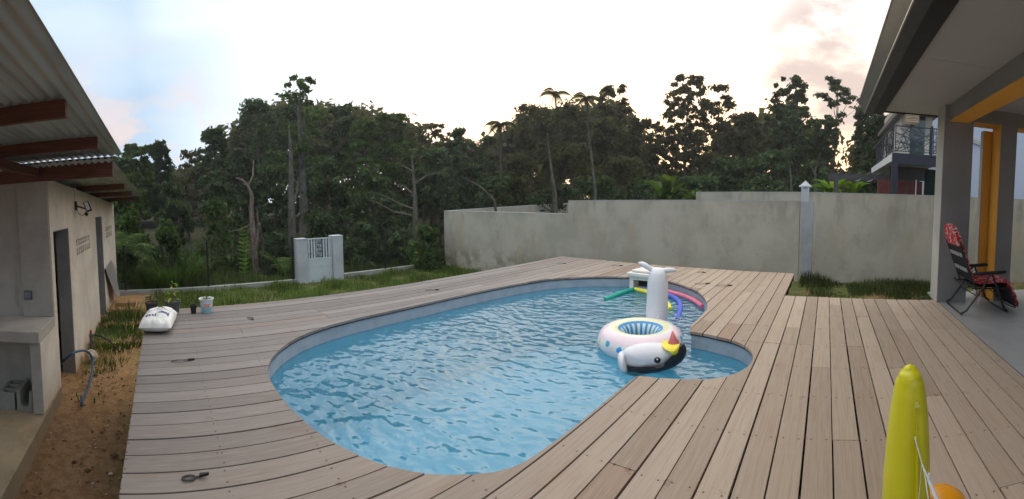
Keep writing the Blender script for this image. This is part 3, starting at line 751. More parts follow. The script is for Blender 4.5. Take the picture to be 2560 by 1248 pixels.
gate = thing('garden_gate', 'pale metal garden gate with a solid panel below upright bars and a key pattern', 'gate', (KX+.10, 4.73, -1.14))
MT['gate'] = simple('gate_paint', (.52, .57, .61), .4, .4, var=.04)
mb = MB(); mb.box((-.02, -.42, 0), (.02, .42, .52)); mb.build('panel', 'gate', gate)
mb = MB()
for y in (-.42, .385): mb.box((-.024, y, .522), (.024, y+.035, 1.42))
mb.box((-.024, -.384, 1.385), (.024, .384, 1.42)); mb.box((-.03, -.384, .75), (.03, .384, .79)); mb.box((-.0245, -.384, .522), (.0245, .384, .75)); mb.build('frame', 'gate', gate)
for y in (-.335, -.245, -.155, .155, .245, .335):
    mb = MB(); mb.box((-.012, y-.026, .792), (.012, y+.026, 1.384)); mb.build('bar', 'gate', gate)
mb = MB()
for k in range(4):
    z = .83+k*.137; sg = 1 if k % 2 else -1
    mb.box((-.01, -.075, z), (.01, .075, z+.02)); mb.box((-.01, .055*sg-.01, z+.021), (.01, .055*sg+.01, z+.089)); mb.box((-.009, -.03*sg-.01, z+.045), (.009, .04*sg, z+.065)); mb.box((-.01, -.03*sg-.01, z+.066), (.01, -.03*sg+.01, z+.1))
mb.build('key_pattern', 'grey_plastic', gate)
mb = MB(); mb.box((-.024, -.088, .792), (-.013, .088, 1.384)); mb.build('backing_plate', 'gate', gate)
mb = MB(); mb.tube([(.02, -.36, .80+.15), (.07, -.36, .95), (.07, -.27, .95)], .01, 6); mb.build('handle', 'black_metal', gate)

# ================================================================== NEIGHBOUR HOUSE WITH BALCONY (right, behind the wall)
NB = thing('balcony_house', 'neighbouring house with a navy framed balcony and patterned railing behind the wall', 'house', (1.9, 12.4, -1.1))
NO = NB.location
def nbp(mb, name, mat, parent=NB, **k): return mb.build(name, mat, parent, off=NO, **k)
YF = 12.4; XL = PY(2232, 390, YF).x; zs = PY(2300, 386, YF).z; zb = PY(2300, 414, YF).z; zr = PY(2260, 312, YF).z
YB = 18.5
mb = MB(); mb.box((XL, YF, zb), (XL+1.6, YF+.18, zs-.002)); nbp(mb, 'edge_beam', 'navy')
mb = MB(); mb.box((XL-.002, YF+.182, zs-.23), (XL+1.6, YB, zs), bev=.003); nbp(mb, 'balcony_floor', 'white_paint')
mb = MB(); mb.box((XL, YF, -1.1), (XL+.17, YF+.17, zb-.002)); nbp(mb, 'post', 'navy')
# railing: panels of random crossing bars in a frame
def rail_panel(p0, p1, seed, k=26):
    r = random.Random(seed); p0 = Vector(p0); p1 = Vector(p1); d = p1-p0; L = d.length; d.normalize(); hgt = zr-zs-.06
    mb = MB(); P = lambda u, v: (p0+d*u+Vector((0, 0, v)))
    mb.tube([P(0, .04), P(L, .04)], .016, 4); mb.tube([P(0, hgt), P(L, hgt)], .022, 4); mb.tube([P(.015, 0), P(.015, hgt)], .016, 4); mb.tube([P(L-.015, 0), P(L-.015, hgt)], .016, 4)
    for _ in range(k):
        u, v, a, l = r.uniform(.05, L-.05), r.uniform(.08, hgt-.05), r.uniform(0, PI), r.uniform(.2, .6)
        pts = []
        for s_ in (-1, 1):
            uu = u+s_*l*math.cos(a); vv = v+s_*l*math.sin(a)
            t_ = 1.
            for lim, base, dd in ((0.02, u, uu-u), (L-.02, u, uu-u)):
                if (dd < 0 and lim == .02 and base+dd < lim) or (dd > 0 and lim != .02 and base+dd > lim): t_ = min(t_, (lim-base)/dd)
            dv = vv-v
            if v+dv < .04: t_ = min(t_, (.04-v)/dv)
            if v+dv > hgt: t_ = min(t_, (hgt-v)/dv)
            pts.append(P(u+(uu-u)*t_, v+dv*t_))
        mb.tube(pts, .011, 4)
    return mb
zz0 = zs+.03
for k in range(1):
    a = XL+.06+k*1.16; nbp(rail_panel((a, YF+.09, zz0), (a+1.08, YF+.09, zz0), 20+k, 34), 'railing_panel', 'navy')
    nbp(rail_panel((a+1.16, YF+.09, zz0), (a+1.52, YF+.09, zz0), 30, 14), 'railing_panel', 'navy')
    mb = MB(); mb.box((a+1.085, YF+.05, zs+.002), (a+1.145, YF+.13, zr+.04)); nbp(mb, 'railing_post', 'navy')
for k in range(3):
    a = YF+.2+k*1.55; nbp(rail_panel((XL+.04, a, zz0), (XL+.04, a+1.45, zz0), 40+k, 34), 'railing_panel', 'navy')
mb = MB(); mb.tube([(XL+.04, YF+.1, zr+.02), (XL+.04, YB-.1, zr+.02)], .018, 6); nbp(mb, 'handrail', 'grey_plastic')
mb = MB(); mb.box((XL+.5, YF+1.6, zs+.002), (XL+1.55, YB, zr+1.3)); up_ = nbp(mb, 'upper_wall', 'house_light')
mb = MB(); mb.box((XL+.8, YF+1.57, zs+.1), (XL+1.3, YF+1.598, zr+.75)); wd = nbp(mb, 'window', 'window', up_)
wd.matrix_parent_inverse = Matrix()
mb = MB(); mb.box((XL+.30, YF+.9, zr+.62), (XL+1.7, YB+.6, zr+.80)); nbp(mb, 'roof', 'under')
mb = MB()
for k in range(6): mb.box((XL+.52, YF+.95+k*.0, zr+.30+k*.05), (XL+.95, YF+1.5, zr+.325+k*.05))
nbp(mb, 'sun_louvre', simple('beige_slats', (.55, .42, .3), .6))
mb = MB(); mb.box((XL+1.3, YF+3.2, -1.1), (XL+1.55, YB, zs-.24)); nbp(mb, 'lower_wall', 'grey_plastic')
mb = MB(); mb.box((XL+.19, YF+1.9, zb-.35), (XL+1.55, YF+1.98, zs-.235)); nbp(mb, 'soffit_beam', 'under')
for a, b in ((-.30, .62), (.70, 1.15)):
    mb = MB(); x = XL+a
    while x < XL+b: mb.box((x, YF+1.0, -1.1), (x+.035, YF+1.03, zb-.42)); x += .07
    mb.box((XL+a, YF+1.04, -1.1), (XL+b, YF+1.07, zb-.42)); s_ = nbp(mb, 'slatted_screen', 'redwood')
mb = MB(); mb.box((XL+1.2, YF+.9, -1.1), (XL+1.58, YF+.95, zb-.02)); nbp(mb, 'dark_curtain', simple('green_black_cloth', (.010, .022, .018), .9))
mb = MB(); mb.tube([(XL+.86, YF+.6, -1.1), (XL+.86, YF+.6, zb-.4)], .016, 6); nbp(mb, 'down_pipe', 'white_paint')
# pergola
pg = thing('pergola', 'dark timber pergola left of the balcony house behind the wall', 'pergola', (0, 14.5, -1.1))
zt = PY(2150, 437, 14.5).z; xp = PY(2090, 460, 14.5).x
mb = MB(); mb.box((xp-.28, 14.45, zt-.16), (XL+.3, 14.55, zt+.02)); mb.build('beam', 'under', pg, off=pg.location)
mb = MB(); mb.box((xp-.28, 16.4, zt-.14), (XL+.3, 16.5, zt)); mb.build('beam', 'under', pg, off=pg.location)
for yy in (14.46, 16.41):
    mb = MB(); mb.box((xp-.08, yy, -1.1), (xp+.08, yy+.09, zt-.162)); mb.build('post', 'under', pg, off=pg.location)
for k in range(7):
    mb = MB(); x = xp-.2+k*.33; mb.box((x, 14.2, zt+.022), (x+.05, 16.7, zt+.10)); mb.build('rafter', 'under', pg, off=pg.location)
for k, x in enumerate((.75, 1.15, 1.55)):
    L = thing('hanging_cloth', ['leftmost', 'middle', 'rightmost'][k]+' white curl of cloth hanging from the pergola beam', 'hanging cloth', (xp+x, 14.42, zt-.17))
    mb = MB(); mb.tube([(-.11, 0, -.06), (0, 0, -.035), (.10, 0, .03)], [.004, .012, .004], 6); mb.build('cloth_curl', 'white_paint', L)
# pale house far right seen between the columns
PH = thing('pale_house', 'pale blue grey house wall seen between the terrace columns', 'house', (9, 17, -1.1))
mb = MB(); mb.box((4.9, 16, -1.1), (22, 24, 7.5)); pw = mb.build('wall', 'screen', PH, off=PH.location)
a = PY(2425, 336, 15.9); b = PY(2456, 346, 15.9)
mb = MB()
for k in range(4): mb.tube([(a.x-.4, 15.93, a.z+.02-k*.07), (b.x+.9, 15.93, b.z-.22-k*.07)], .02, 6)
mb.build('gutter', 'cream_plastic', PH, off=PH.location)
mb = MB(); mb.box((4.6, 15.3, 7.5), (22.5, 24.5, 7.7)); mb.build('roof', 'under', PH, off=PH.location)

# ================================================================== THINGS IN AND AROUND THE POOL
# swim ring
rc = G(1608, 862, -.05); rc = Vector((-1.92, 4.10, WZ))
ring = thing('swim_ring', 'inflatable swim ring with pastel bands, coloured dots and a striped blue inside', 'swim ring', rc)
def pvc(name, col, rough=.28): return simple(name, col, rough, .5, var=.04, vs=4)
MT['pw'] = pvc('vinyl_white', (.70, .71, .76)); MT['ppk'] = pvc('vinyl_pink', (.74, .62, .68)); MT['pye'] = pvc('vinyl_cream', (.78, .76, .50)); MT['pbl'] = pvc('vinyl_blue', (.03, .26, .60)); MT['pst'] = pvc('vinyl_stripe', (.62, .68, .58))
MT['pdt'] = pvc('vinyl_teal', (.05, .38, .50)); MT['pdb'] = pvc('vinyl_dot_blue', (.05, .32, .70)); MT['pdy'] = pvc('vinyl_dot_yellow', (.70, .68, .22))
R0, R1 = .315, .150; nu, nv = 240, 80
vs = []; fs = []; mi = []
for i in range(nu):
    a = 2*PI*i/nu
    for j in range(nv):
        b = 2*PI*j/nv; rr = R0+R1*math.cos(b)+.004*math.sin(a*24)*max(0, -math.cos(b))*(1); vs.append((rr*math.cos(a), rr*math.sin(a), .085+R1*math.sin(b)*.93))
for i in range(nu):
    for j in range(nv):
        fs.append((i*nv+j, ((i+1) % nu)*nv+j, ((i+1) % nu)*nv+(j+1) % nv, i*nv+(j+1) % nv))
        b = math.degrees(2*PI*(j+.5)/nv); a = 2*PI*(i+.5)/nu
        if 130 < b < 235: k = 4 if (i//6) % 2 else 3
        elif b >= 235 and b < 262: k = 3
        elif 84 < b <= 130: k = 2
        elif 26 < b <= 78: k = 1
        else: k = 0
        if 118 < b <= 130: k = 3
        mi.append(k)
        
for q in range(18):           # dots, two rows
    a0 = 2*PI*(q+.4)/18; b0 = math.radians(8 if q % 2 else 20)
    for i in range(nu):
        for j in range(nv):
            a = 2*PI*(i+.5)/nu; b = 2*PI*(j+.5)/nv
            da = (a-a0+PI) % (2*PI)-PI; db = (b-b0+PI) % (2*PI)-PI
            if (da*.46/.030)**2+(db*R1/.036)**2 < 1: mi[i*nv+j] = 5+(q % 3)
me = np_mesh('ring_tube', np.array(vs), np.array(fs)); 
o = link('ring_tube', me, ['pw', 'ppk', 'pye', 'pbl', 'pst', 'pdt', 'pdb', 'pdy'], ring, smooth=True); me.polygons.foreach_set('material_index', mi)
mb = MB(); mb.tube([(.05, .355, .225), (.06, .35, .252)], .010, 8); mb.build('valve', 'pw', ring)

# tall upright white inflatable behind the ring
bt = Vector((-1.99, 4.62, WZ)); tl = thing('tall_inflatable', 'tall white inflatable tube with two small arms standing up in the pool behind the ring', 'inflatable', bt)
m = Mat('vinyl_white_ribbed', (.70, .72, .78), .3, .5); zz = m.xyz(m.co())[2]
wv = m.math('SINE', m.math('MULTIPLY', zz, 150.)); m.bump(wv, .10, .003); MT['rib'] = m.m
mb = MB(); prof = [(.0, -.02), (.10, -.01), (.122, .04), (.130, .2), (.129, .4), (.126, .55), (.118, .65), (.102, .72), (.075, .765), (.037, .785), (.0, .79)]
pts = []; rad = []
lean = Vector((math.cos(.2), math.sin(.2), 0))
for r_, z_ in prof: pts.append(Vector((0.03, 0, z_))+Vector((math.cos(-.3), .2, 0))*(.018*math.sin(z_*3))); rad.append(max(r_, .004))
mb.tube(pts, rad, 28); mb.build('body', 'rib', tl, smooth=True)
dv = Vector((ray(1712, 684).x, ray(1712, 684).y, 0))-Vector((ray(1608, 660).x, ray(1608, 660).y, 0)); dv.normalize()
for s_, dz, L in ((-1, .085, .175), (1, .015, .20)):
    b0 = Vector((.03, 0, .745)); mb = MB()
    P = [b0+dv*s_*.03+Vector((0, 0, -.02)), b0+dv*s_*.08+Vector((0, 0, dz*.35)), b0+dv*s_*.13+Vector((0, 0, dz*.75)), b0+dv*s_*L+Vector((0, 0, dz)), b0+dv*s_*(L+.045)+Vector((0, 0, dz+.012*s_*-1))]
    mb.tube(P, [.022, .030, .033, .030, .008], 14); mb.build('arm', 'pw', tl, smooth=True)

# white unicorn head float lying on its side
hc = G(1632, 925, WZ); side = Vector((ray(1715, 900).x, ray(1715, 900).y, 0)).normalized()-Vector((ray(1545, 900).x, ray(1545, 900).y, 0)).normalized(); side.normalize()
toward = Vector((hc.x, hc.y, 0)).normalized()
hc = Vector((hc.x, hc.y, WZ))+toward*.06
hz_ = math.atan2(side.y, side.x)
hd = thing('animal_head_float', 'inflatable white animal head with black mane, yellow forelock and red horn lying in the water', 'inflatable', hc, hz_)
hdM = ['pw', None, None]
MT['pbk'] = pvc('vinyl_black', (.018, .017, .024)); MT['pyl'] = pvc('vinyl_yellow', (.80, .66, .04)); MT['prd'] = pvc('vinyl_red', (.62, .17, .17))
def plump(outline, depth, name, mat, parent, y0=0., n_in=7, z0=0.):
    """pillow-like solid from an outline in the x-z plane, bulging toward -y (the viewer) and +y"""
    c = Vector((sum(p[0] for p in outline)/len(outline), sum(p[1] for p in outline)/len(outline)))
    bm = bmesh.new(); n = len(outline)
    def ringv(t, sgn):
        k = math.cos(t); d = math.sin(t)*depth
        return [bm.verts.new((c.x+(p[0]-c.x)*k, y0+sgn*d, c.y+(p[1]-c.y)*k)) for p in outline]
    base = ringv(0, 1)
    for sgn in (-1, 1):
        prev = base
        for q in range(1, n_in):
            t = PI/2*q/n_in; r_ = ringv(t, sgn)
            for i in range(n): bm.faces.new((prev[i], prev[(i+1) % n], r_[(i+1) % n], r_[i]))
            prev = r_
        cv = bm.verts.new((c.x, y0+sgn*depth, c.y))
        for i in range(n): bm.faces.new((prev[i], prev[(i+1) % n], cv))
    bmesh.ops.recalc_face_normals(bm, faces=bm.faces)
    me = bpy.data.meshes.new(name); bm.to_mesh(me); bm.free()
    return link(name, me, mat, parent, smooth=True)
def sm(P, k=2):
    for _ in range(k): P = chaikin(P)
    return P
hs = .67/172     # metres per photo pixel at the head's distance
def hpx(x, y): return ((x-1632)*hs, (940-y)*hs-.02)
skull = sm([hpx(*q) for q in [(1556, 905), (1562, 893), (1600, 879), (1650, 877), (1690, 882), (1704, 893), (1698, 908), (1680, 928), (1648, 938), (1600, 944), (1572, 946), (1562, 930)]])
plump(skull, .13, 'head', 'pw', hd)
muz = sm([hpx(*q) for q in [(1545, 908), (1551, 899), (1562, 899), (1566, 915), (1572, 935), (1574, 952), (1566, 955), (1554, 945), (1547, 928)]])
plump(muz, .11, 'muzzle', 'pw', hd, y0=-.03)
mane = sm([hpx(*q) for q in [(1696, 872), (1708, 874), (1715, 890), (1711, 908), (1696, 924), (1672, 936), (1645, 943), (1612, 949), (1570, 957), (1562, 925), (1570, 928), (1580, 943), (1620, 936), (1655, 930), (1680, 916), (1698, 898)]])
plump(mane, .105, 'mane', 'pbk', hd, y0=-.05)
fore = sm([hpx(*q) for q in [(1646, 880), (1668, 874), (1690, 872), (1700, 876), (1700, 893), (1692, 903), (1678, 904), (1670, 894), (1664, 884)]])
plump(fore, .155, 'forelock', 'pyl', hd)
mb = MB(); a = hpx(1682, 877); b = hpx(1679, 846)
mb.tube([(a[0], -.02, a[1]-.01), (a[0], -.02, a[1]+.015), ((a[0]*.5+b[0]*.5), -.02, (a[1]+b[1])/2), (b[0], -.02, b[1])], [.055, .056, .028, .006], 18); mb.build('horn', 'prd', hd, smooth=True)
e = hpx(1642, 908); mb = MB(); mb.ball((e[0], -.118, e[1]), (.034, .022, .030), 20, 12); ey = mb.build('eye', 'pbk', hd, smooth=True)
mb = MB(); mb.ball((e[0]+.002, -.140, e[1]+.012), (.009, .005, .007), 10, 6); mb.build('eye_highlight', 'pw', ey, smooth=True)
hd.location.z = WZ+.015

# pool noodles
def noodle(pts, rad, col, label):
    P = [Vector((G(x, y, WZ+.02).x, G(x, y, WZ+.02).y, WZ+dz)) for x, y, dz in pts]
    # smooth
    Q = []
    for i in range(len(P)-1):
        p0, p1, p2, p3 = P[max(i-1, 0)], P[i], P[i+1], P[min(i+2, len(P)-1)]
        for k in range(6):
            t = k/6; Q.append(.5*((2*p1)+(-p0+p2)*t+(2*p0-5*p1+4*p2-p3)*t*t+(-p0+3*p1-3*p2+p3)*t**3))
    Q.append(P[-1]); o = P[0]
    t = thing('pool_noodle', label, 'pool noodle', o, 0, 'foam pool noodles')
    mb = MB(); mb.tube([q-o for q in Q], rad, 14); f = mb.build('foam_tube', simple('foam_'+col, FOAM[col], .7, .2, var=.06, vs=20), t, smooth=True, sharp=60)
FOAM = {'green': (.02, .33, .24), 'yellow': (.72, .66, .08), 'blue': (.10, .14, .58), 'pink': (.72, .20, .28), 'lime': (.70, .70, .30)}
noodle([(1513, 746, .0), (1535, 740, .02), (1560, 731, .025), (1590, 722, .02)], .034, 'green', 'green foam noodle floating nearest the middle of the pool')
noodle([(1588, 724, .03), (1606, 729, .03), (1625, 733, .02), (1650, 742, .01), (1668, 756, .01), (1676, 770, .0)], .032, 'yellow', 'yellow foam noodle passing behind the tall white inflatable')
noodle([(1598, 717, .02), (1625, 722, .025), (1655, 735, .03), (1682, 744, .03), (1698, 756, .02), (1701, 772, .0), (1692, 792, -.03)], .035, 'blue', 'blue foam noodle curling round to the right of the white inflatable')
noodle([(1612, 718, .02), (1640, 722, .03), (1676, 733, .035), (1710, 742, .03), (1735, 753, .03), (1756, 768, .03)], .035, 'pink', 'pink foam noodle reaching the pool side on the right')

# filter block hooked over the edge
fb = thing('pool_filter', 'cream plastic filter box hooked over the far pool edge', 'pool filter', (-3.06, 6.80, .02), math.radians(-4))
mb = MB(); mb.box((-.22, -.25, -.20), (-.14, .02, .04), bev=.01); mb.box((.14, -.25, -.20), (.22, .02, .04), bev=.01); mb.box((-.139, -.25, -.02), (.139, .02, .04)); mb.box((-.139, -.03, -.2), (.139, .02, -.021)); mb.box((-.139, -.249, -.2), (.139, -.03, -.165)); mb.build('body', 'cream_plastic', fb)
mb = MB(); mb.box((-.138, -.06, -.164), (.138, -.032, -.022)); mb.build('skimmer_mouth', 'black', fb)
mb = MB(); mb.box((-.255, -.30, .042), (.255, .36, .105), bev=.022); mb.box((-.20, -.22, .106), (.20, .28, .145), bev=.03); mb.build('lid', 'cream_plastic', fb)
mb = MB(); mb.box((.215, -.31, -.03), (.262, -.2, .06), bev=.006); mb.build('clip', 'grey_plastic', fb)

# recliner
ch = thing('recliner_chair', 'black folding recliner with a red floral cushion beside the columns', 'chair', (2.1, 5.6, 0))
CO = ch.location
YN, YFR = 5.27, 5.93
def nP(x, y): return PY(x, y, YN)
def fP(x, y): return PY(x, y, YFR)
def K(p, y): return Vector((p.x, y, p.z))
m = Mat('red_floral_cloth', (.5, .04, .04), .85, .15); p = m.co()
fl1 = m.noise(p, 17, 3, .55, 1.4); fl2 = m.voro(p, 16); fl3 = m.noise(p, 60, 2)
k = m.math('MAXIMUM', m.mr(fl1, .55, .58), m.mr(fl2, .20, .16, 0, 1))
k = m.math('MULTIPLY', k, m.mr(m.noise(p, 34, 2, .5, .6), .42, .46, 1, .0) if False else m.mr(m.noise(p, 34, 2, .5, .8), .40, .48, 0.15, 1))
m.color(m.mix(k, (.46, .030, .035), (.68, .58, .56))); m.bump(m.noise(p, 25, 3), .4, .01); MT['floral'] = m.m
m = Mat('sling_fabric', (.02, .02, .022), .8, .2); m.bump(m.math('SINE', m.math('MULTIPLY', m.xyz(m.co())[2], 400)), .2, .002); MT['sling'] = m.m
# side profile (near side, read in plane y = YN)
back_bot = nP(2434, 708); back_top = nP(2402, 612); dir_b = (back_top-back_bot); seat_front = nP(2520, 712); foot_end = nP(2545, 768)
lean_top = back_bot+dir_b*1.0
def strip(P, w0, w1, th, mb):
    """slab following a profile in x-z, spanning w0..w1 in y"""
    n = len(P); up = []
    for i in range(n):
        t = (P[min(i+1, n-1)]-P[max(i-1, 0)]).normalized(); nn = Vector((-t.z, 0, t.x)); 
        up.append(P[i]+nn*th)
    a = [mb.bm.verts.new((q.x, w0, q.z)) for q in P]; b = [mb.bm.verts.new((q.x, w1, q.z)) for q in P]
    c = [mb.bm.verts.new((q.x, w0, q.z)) for q in up]; d = [mb.bm.verts.new((q.x, w1, q.z)) for q in up]
    for i in range(n-1):
        mb._f((a[i], a[i+1], b[i+1], b[i])); mb._f((c[i], d[i], d[i+1], c[i+1])); mb._f((a[i], c[i], c[i+1], a[i+1])); mb._f((b[i], b[i+1], d[i+1], d[i]))
    mb._f((a[0], b[0], d[0], c[0])); mb._f((a[-1], c[-1], d[-1], b[-1]))
bb, bt_ = Vector((back_bot.x, 0, back_bot.z)), Vector((back_top.x, 0, back_top.z))
u = (bt_-bb).normalized(); top_c = bb+u*((bt_-bb).length+.13)
ss = Vector((seat_front.x, 0, seat_front.z)); fe = Vector((foot_end.x, 0, foot_end.z))
# back frame rails
for y in (YN, YFR):
    mb = MB(); mb.tube([K(bb-u*.10, y), K(bb, y), K(bt_, y)], .011, 8); mb.build('back_rail', 'black_metal', ch, off=CO)
mb = MB(); mb.tube([K(bt_, YN), K(bt_+u*.03, YN+.05), K(bt_+u*.03, YFR-.05), K(bt_, YFR)], .011, 8); mb.build('cross_bar', 'black_metal', ch, off=CO)
mb = MB(); mb.tube([K(bb-u*.06, YN), K(bb-u*.06, YFR)], .011, 8); mb.build('cross_bar', 'black_metal', ch, off=CO)
mb = MB(); mb.tube([K(bb-u*.02+Vector((-.07, 0, -.03)), YN+.01), K(bb+Vector((-.09, 0, -.05)), (YN+YFR)/2), K(bb-u*.02+Vector((-.07, 0, -.03)), YFR-.01)], .012, 8); mb.build('cross_bar', 'black_metal', ch, off=CO)
mb = MB(); strip([bb+u*.02, bb+u*.25, bt_-u*.005], YN+.03, YFR-.03, .004, mb); mb.build('back_sling', 'sling', ch, off=CO)
mb = MB()
nb_ = Vector((-u.z, 0, u.x))
mb.bm.free(); lc = simple('lacing_cord', (.5, .5, .5), .6)
for tt in (.14, .36):
    mb = MB(); zz_ = []
    for k in range(7):
        y = YN+.08+k*.08; q = bb+u*tt+Vector((-.012, 0, 0)); zz_ += [K(q, y), K(q+u*.055, y+.02), K(q+u*.055, y+.045), K(q, y+.055)]
    mb.tube(zz_, .005, 5); mb.build('lacing', lc, ch, off=CO)
# cushion: back, seat and leg parts following the frame
def rot_n(a, b): t = (b-a).normalized(); return Vector((t.z, 0, -t.x))
prof = [top_c, bb+u*.42, bb+u*.2, bb+u*.04+Vector((.03, 0, -.02)), bb+Vector((.10, 0, -.035)), (bb+ss)/2+Vector((0, 0, -.02)), ss+Vector((-.03, 0, .005)), ss+Vector((.03, 0, -.03)), (ss+fe)/2+Vector((.02, 0, 0)), fe+Vector((.01, 0, -.01))]
PP = []
for i in range(len(prof)-1):
    p0, p1, p2, p3 = prof[max(i-1, 0)], prof[i], prof[i+1], prof[min(i+2, len(prof)-1)]
    for k in range(5):
        t = k/5; PP.append(.5*((2*p1)+(-p0+p2)*t+(2*p0-5*p1+4*p2-p3)*t*t+(-p0+3*p1-3*p2+p3)*t**3))
PP.append(prof[-1])
bm = bmesh.new(); nW = 10; th = .055; tot = len(PP); grid = {}
for i, q in enumerate(PP):
    t = (PP[min(i+1, tot-1)]-PP[max(i-1, 0)]).normalized(); nn = Vector((-t.z, 0, t.x))
    hw = (YFR-YN)/2-.035
    if i < 4: hw *= (0.45, .80, .93, .99)[i]
    th_i = th*(.55+.45*min(1, i/3, (tot-1-i)/2))*(1+.18*math.sin(i*1.9))
    ring_ = []
    for k in range(20):
        a = 2*PI*k/20; ca, sa = math.cos(a), math.sin(a)
        yy = (YN+YFR)/2+hw*math.copysign(abs(ca)**.45, ca); off = th_i*(.5+.5*math.copysign(abs(sa)**.6, sa))
        ring_.append(bm.verts.new((q.x+nn.x*off, yy, q.z+nn.z*off)))
    grid[i] = ring_
for i in range(tot-1):
    for k in range(20): bm.faces.new((grid[i][k], grid[i][(k+1) % 20], grid[i+1][(k+1) % 20], grid[i+1][k]))
bm.faces.new(grid[0][::-1]); bm.faces.new(grid[tot-1]); bmesh.ops.recalc_face_normals(bm, faces=bm.faces)
bmesh.ops.translate(bm, vec=-CO, verts=bm.verts); me = bpy.data.meshes.new('cushion'); bm.to_mesh(me); bm.free(); link('cushion', me, 'floral', ch, smooth=True)
# head pad wrapping behind the top of the back
bm = bmesh.new()
r0 = [K(top_c+u*.0, 0)]
mbh = MB(); cy = (YN+YFR)/2
vsA = []
for k in range(17):
    a = PI*k/16; vsA.append((cy+math.cos(a)*.285, .02+math.sin(a)*.17))
loop = [(YN+.045, -.16)]+[(y, v-.03) for y, v in vsA[::-1]]+[(YFR-.045, -.16)]
P3 = [top_c+u*(v-.02)-Vector((.012, 0, 0)) for _, v in loop]
mbh.prism([(P3[i].x, loop[i][0], P3[i].z) for i in range(len(loop))], Vector((-nb_.x*.07, 0, -nb_.z*.07)) if False else Vector((.065, 0, .012)))
bmesh.ops.bevel(mbh.bm, geom=mbh.bm.edges[:], offset=.016, segments=3, affect='EDGES'); mbh.build('head_pad', 'floral', ch, off=CO, smooth=True, sharp=50)
# seat and foot slings and frame
mb = MB(); strip([bb+Vector((.02, 0, -.06)), ss+Vector((0, 0, -.045))], YN+.03, YFR-.03, .004, mb); mb.build('seat_sling', 'sling', ch, off=CO)
mb = MB(); strip([ss+Vector((-.06, 0, -.05)), ss+Vector((0, 0, -.07)), fe+Vector((-.035, 0, .0))], YN+.03, YFR-.03, .004, mb); mb.build('foot_sling', 'sling', ch, off=CO)
for y in (YN, YFR):
    mb = MB(); mb.tube([K(bb+Vector((-.02, 0, -.07)), y), K(ss+Vector((.0, 0, -.055)), y)], .011, 8); mb.build('seat_rail', 'black_metal', ch, off=CO)
    mb = MB(); mb.tube([K(ss+Vector((0, 0, -.06)), y), K(fe+Vector((-.04, 0, .0)), y)], .009, 8); mb.build('foot_rail', 'black_metal', ch, off=CO)
mb = MB(); mb.tube([K(fe+Vector((-.04, 0, 0)), YN), K(fe+Vector((-.06, 0, -.01)), YN+.1), K(fe+Vector((-.06, 0, -.01)), YFR-.1), K(fe+Vector((-.04, 0, 0)), YFR)], .009, 8); mb.build('foot_bar', 'black_metal', ch, off=CO)
# legs: rear floor bar -> armrest, front floor bar -> armrest
rx, fx, ax = 1.80, 2.46, nP(2478, 683)
az_ = nP(2478, 683).z
for y in (YN-.02, YFR+.02):
    apx = ax.x-.02
    mb = MB(); mb.tube([(rx, y, .03), (rx+.06, y, .06), (apx-.10, y, .36), (apx, y, az_-.01)], .015, 8); mb.build('rear_leg', 'black_metal', ch, off=CO)
    mb = MB(); mb.tube([(fx, y, .03), (fx-.05, y, .07), (apx+.03, y, az_-.01)], .015, 8); mb.build('front_leg', 'black_metal', ch, off=CO)
    a0 = PY(2428 if y < 5.5 else 2434, 686 if y < 5.5 else 657, y); a1 = PY(2523 if y < 5.5 else 2474, 668 if y < 5.5 else 651, y)
    mb = MB(); yy = y; L0 = Vector((a0.x, y, az_)); L1 = Vector((ax.x+.22, y, az_+.015)); L0 = Vector((ax.x-.27, y, az_-.01))
    mb.tube([L0+Vector((0, 0, .0)), L0+Vector((.03, 0, .004)), (L0+L1)/2, L1-Vector((.03, 0, 0)), L1], [.014, .022, .026, .026, .012], 10)
    ar = mb.build('armrest', 'black', ch, off=CO, smooth=True)
for x in (rx, fx):
    mb = MB(); mb.tube([(x, YN-.02, .03), (x, YN+.02, .014), (x, YFR-.02, .014), (x, YFR+.02, .03)], .013, 8); mb.build('floor_bar', 'black_metal', ch, off=CO)
for x_ in (rx+.20, fx-.12):
    mb = MB(); mb.tube([(x_, YN-.02, .255), (x_, YFR+.02, .255)], .009, 8); mb.build('cross_bar', 'black_metal', ch, off=CO)
cord = Mat('cord', (.6, .6, .58)).m
mb = MB(); mb.tube([(rx+.22, YN-.01, .34), (rx+.235, YN-.02, .22), (rx+.225, YN-.02, .13)], .003, 5); mb.tube([(rx+.26, YN-.01, .34), (rx+.25, YN-.03, .24), (rx+.235, YN-.02, .19)], .003, 5); mb.build('tie_string', 'white_paint', ch, off=CO)

# yellow inflatable post in the foreground with its cord, orange piece at its foot
ip = PR(2262, 1248, 1.30); yi = thing('inflatable_post', 'tall yellow inflatable post in the foreground with a white cord tied to it', 'inflatable', (ip.x+.01, ip.y+.0, 0))
Y0 = yi.location
MT['vy'] = None
m = Mat('vinyl_yellow_green', (.58, .60, .01), .30, .5); p = m.co(); m.color(m.mix(m.mr(m.noise(p, 3, 4), .3, .7), (.56, .52, .008), (.66, .60, .02)))
z_ = m.xyz(p)[2]; wr = m.math('MULTIPLY', m.math('SINE', m.math('MULTIPLY', m.math('ADD', z_, m.math('MULTIPLY', m.noise(p, 9, 3), .10)), 170.)), m.mr(z_, .88, .965, 0, 1)); m.bump(wr, .5, .006); MT['vy'] = m.m
apx_ = PR(2276, 902, 1.30); n = 40; bm = bmesh.new(); rings = []
H_ = 0.94
prof = [(0, .082), (.2, .080), (.45, .078), (.60, .074), (.72, .067), (.80, .060), (.86, .051), (.90, .042), (.925, .031), (.94, .017), (.947, .004)]
zs_ = []
for (a, ra), (b, rb) in zip(prof, prof[1:]):
    for k in range(5): t = k/5; zs_.append((a+(b-a)*t, ra+(rb-ra)*t))
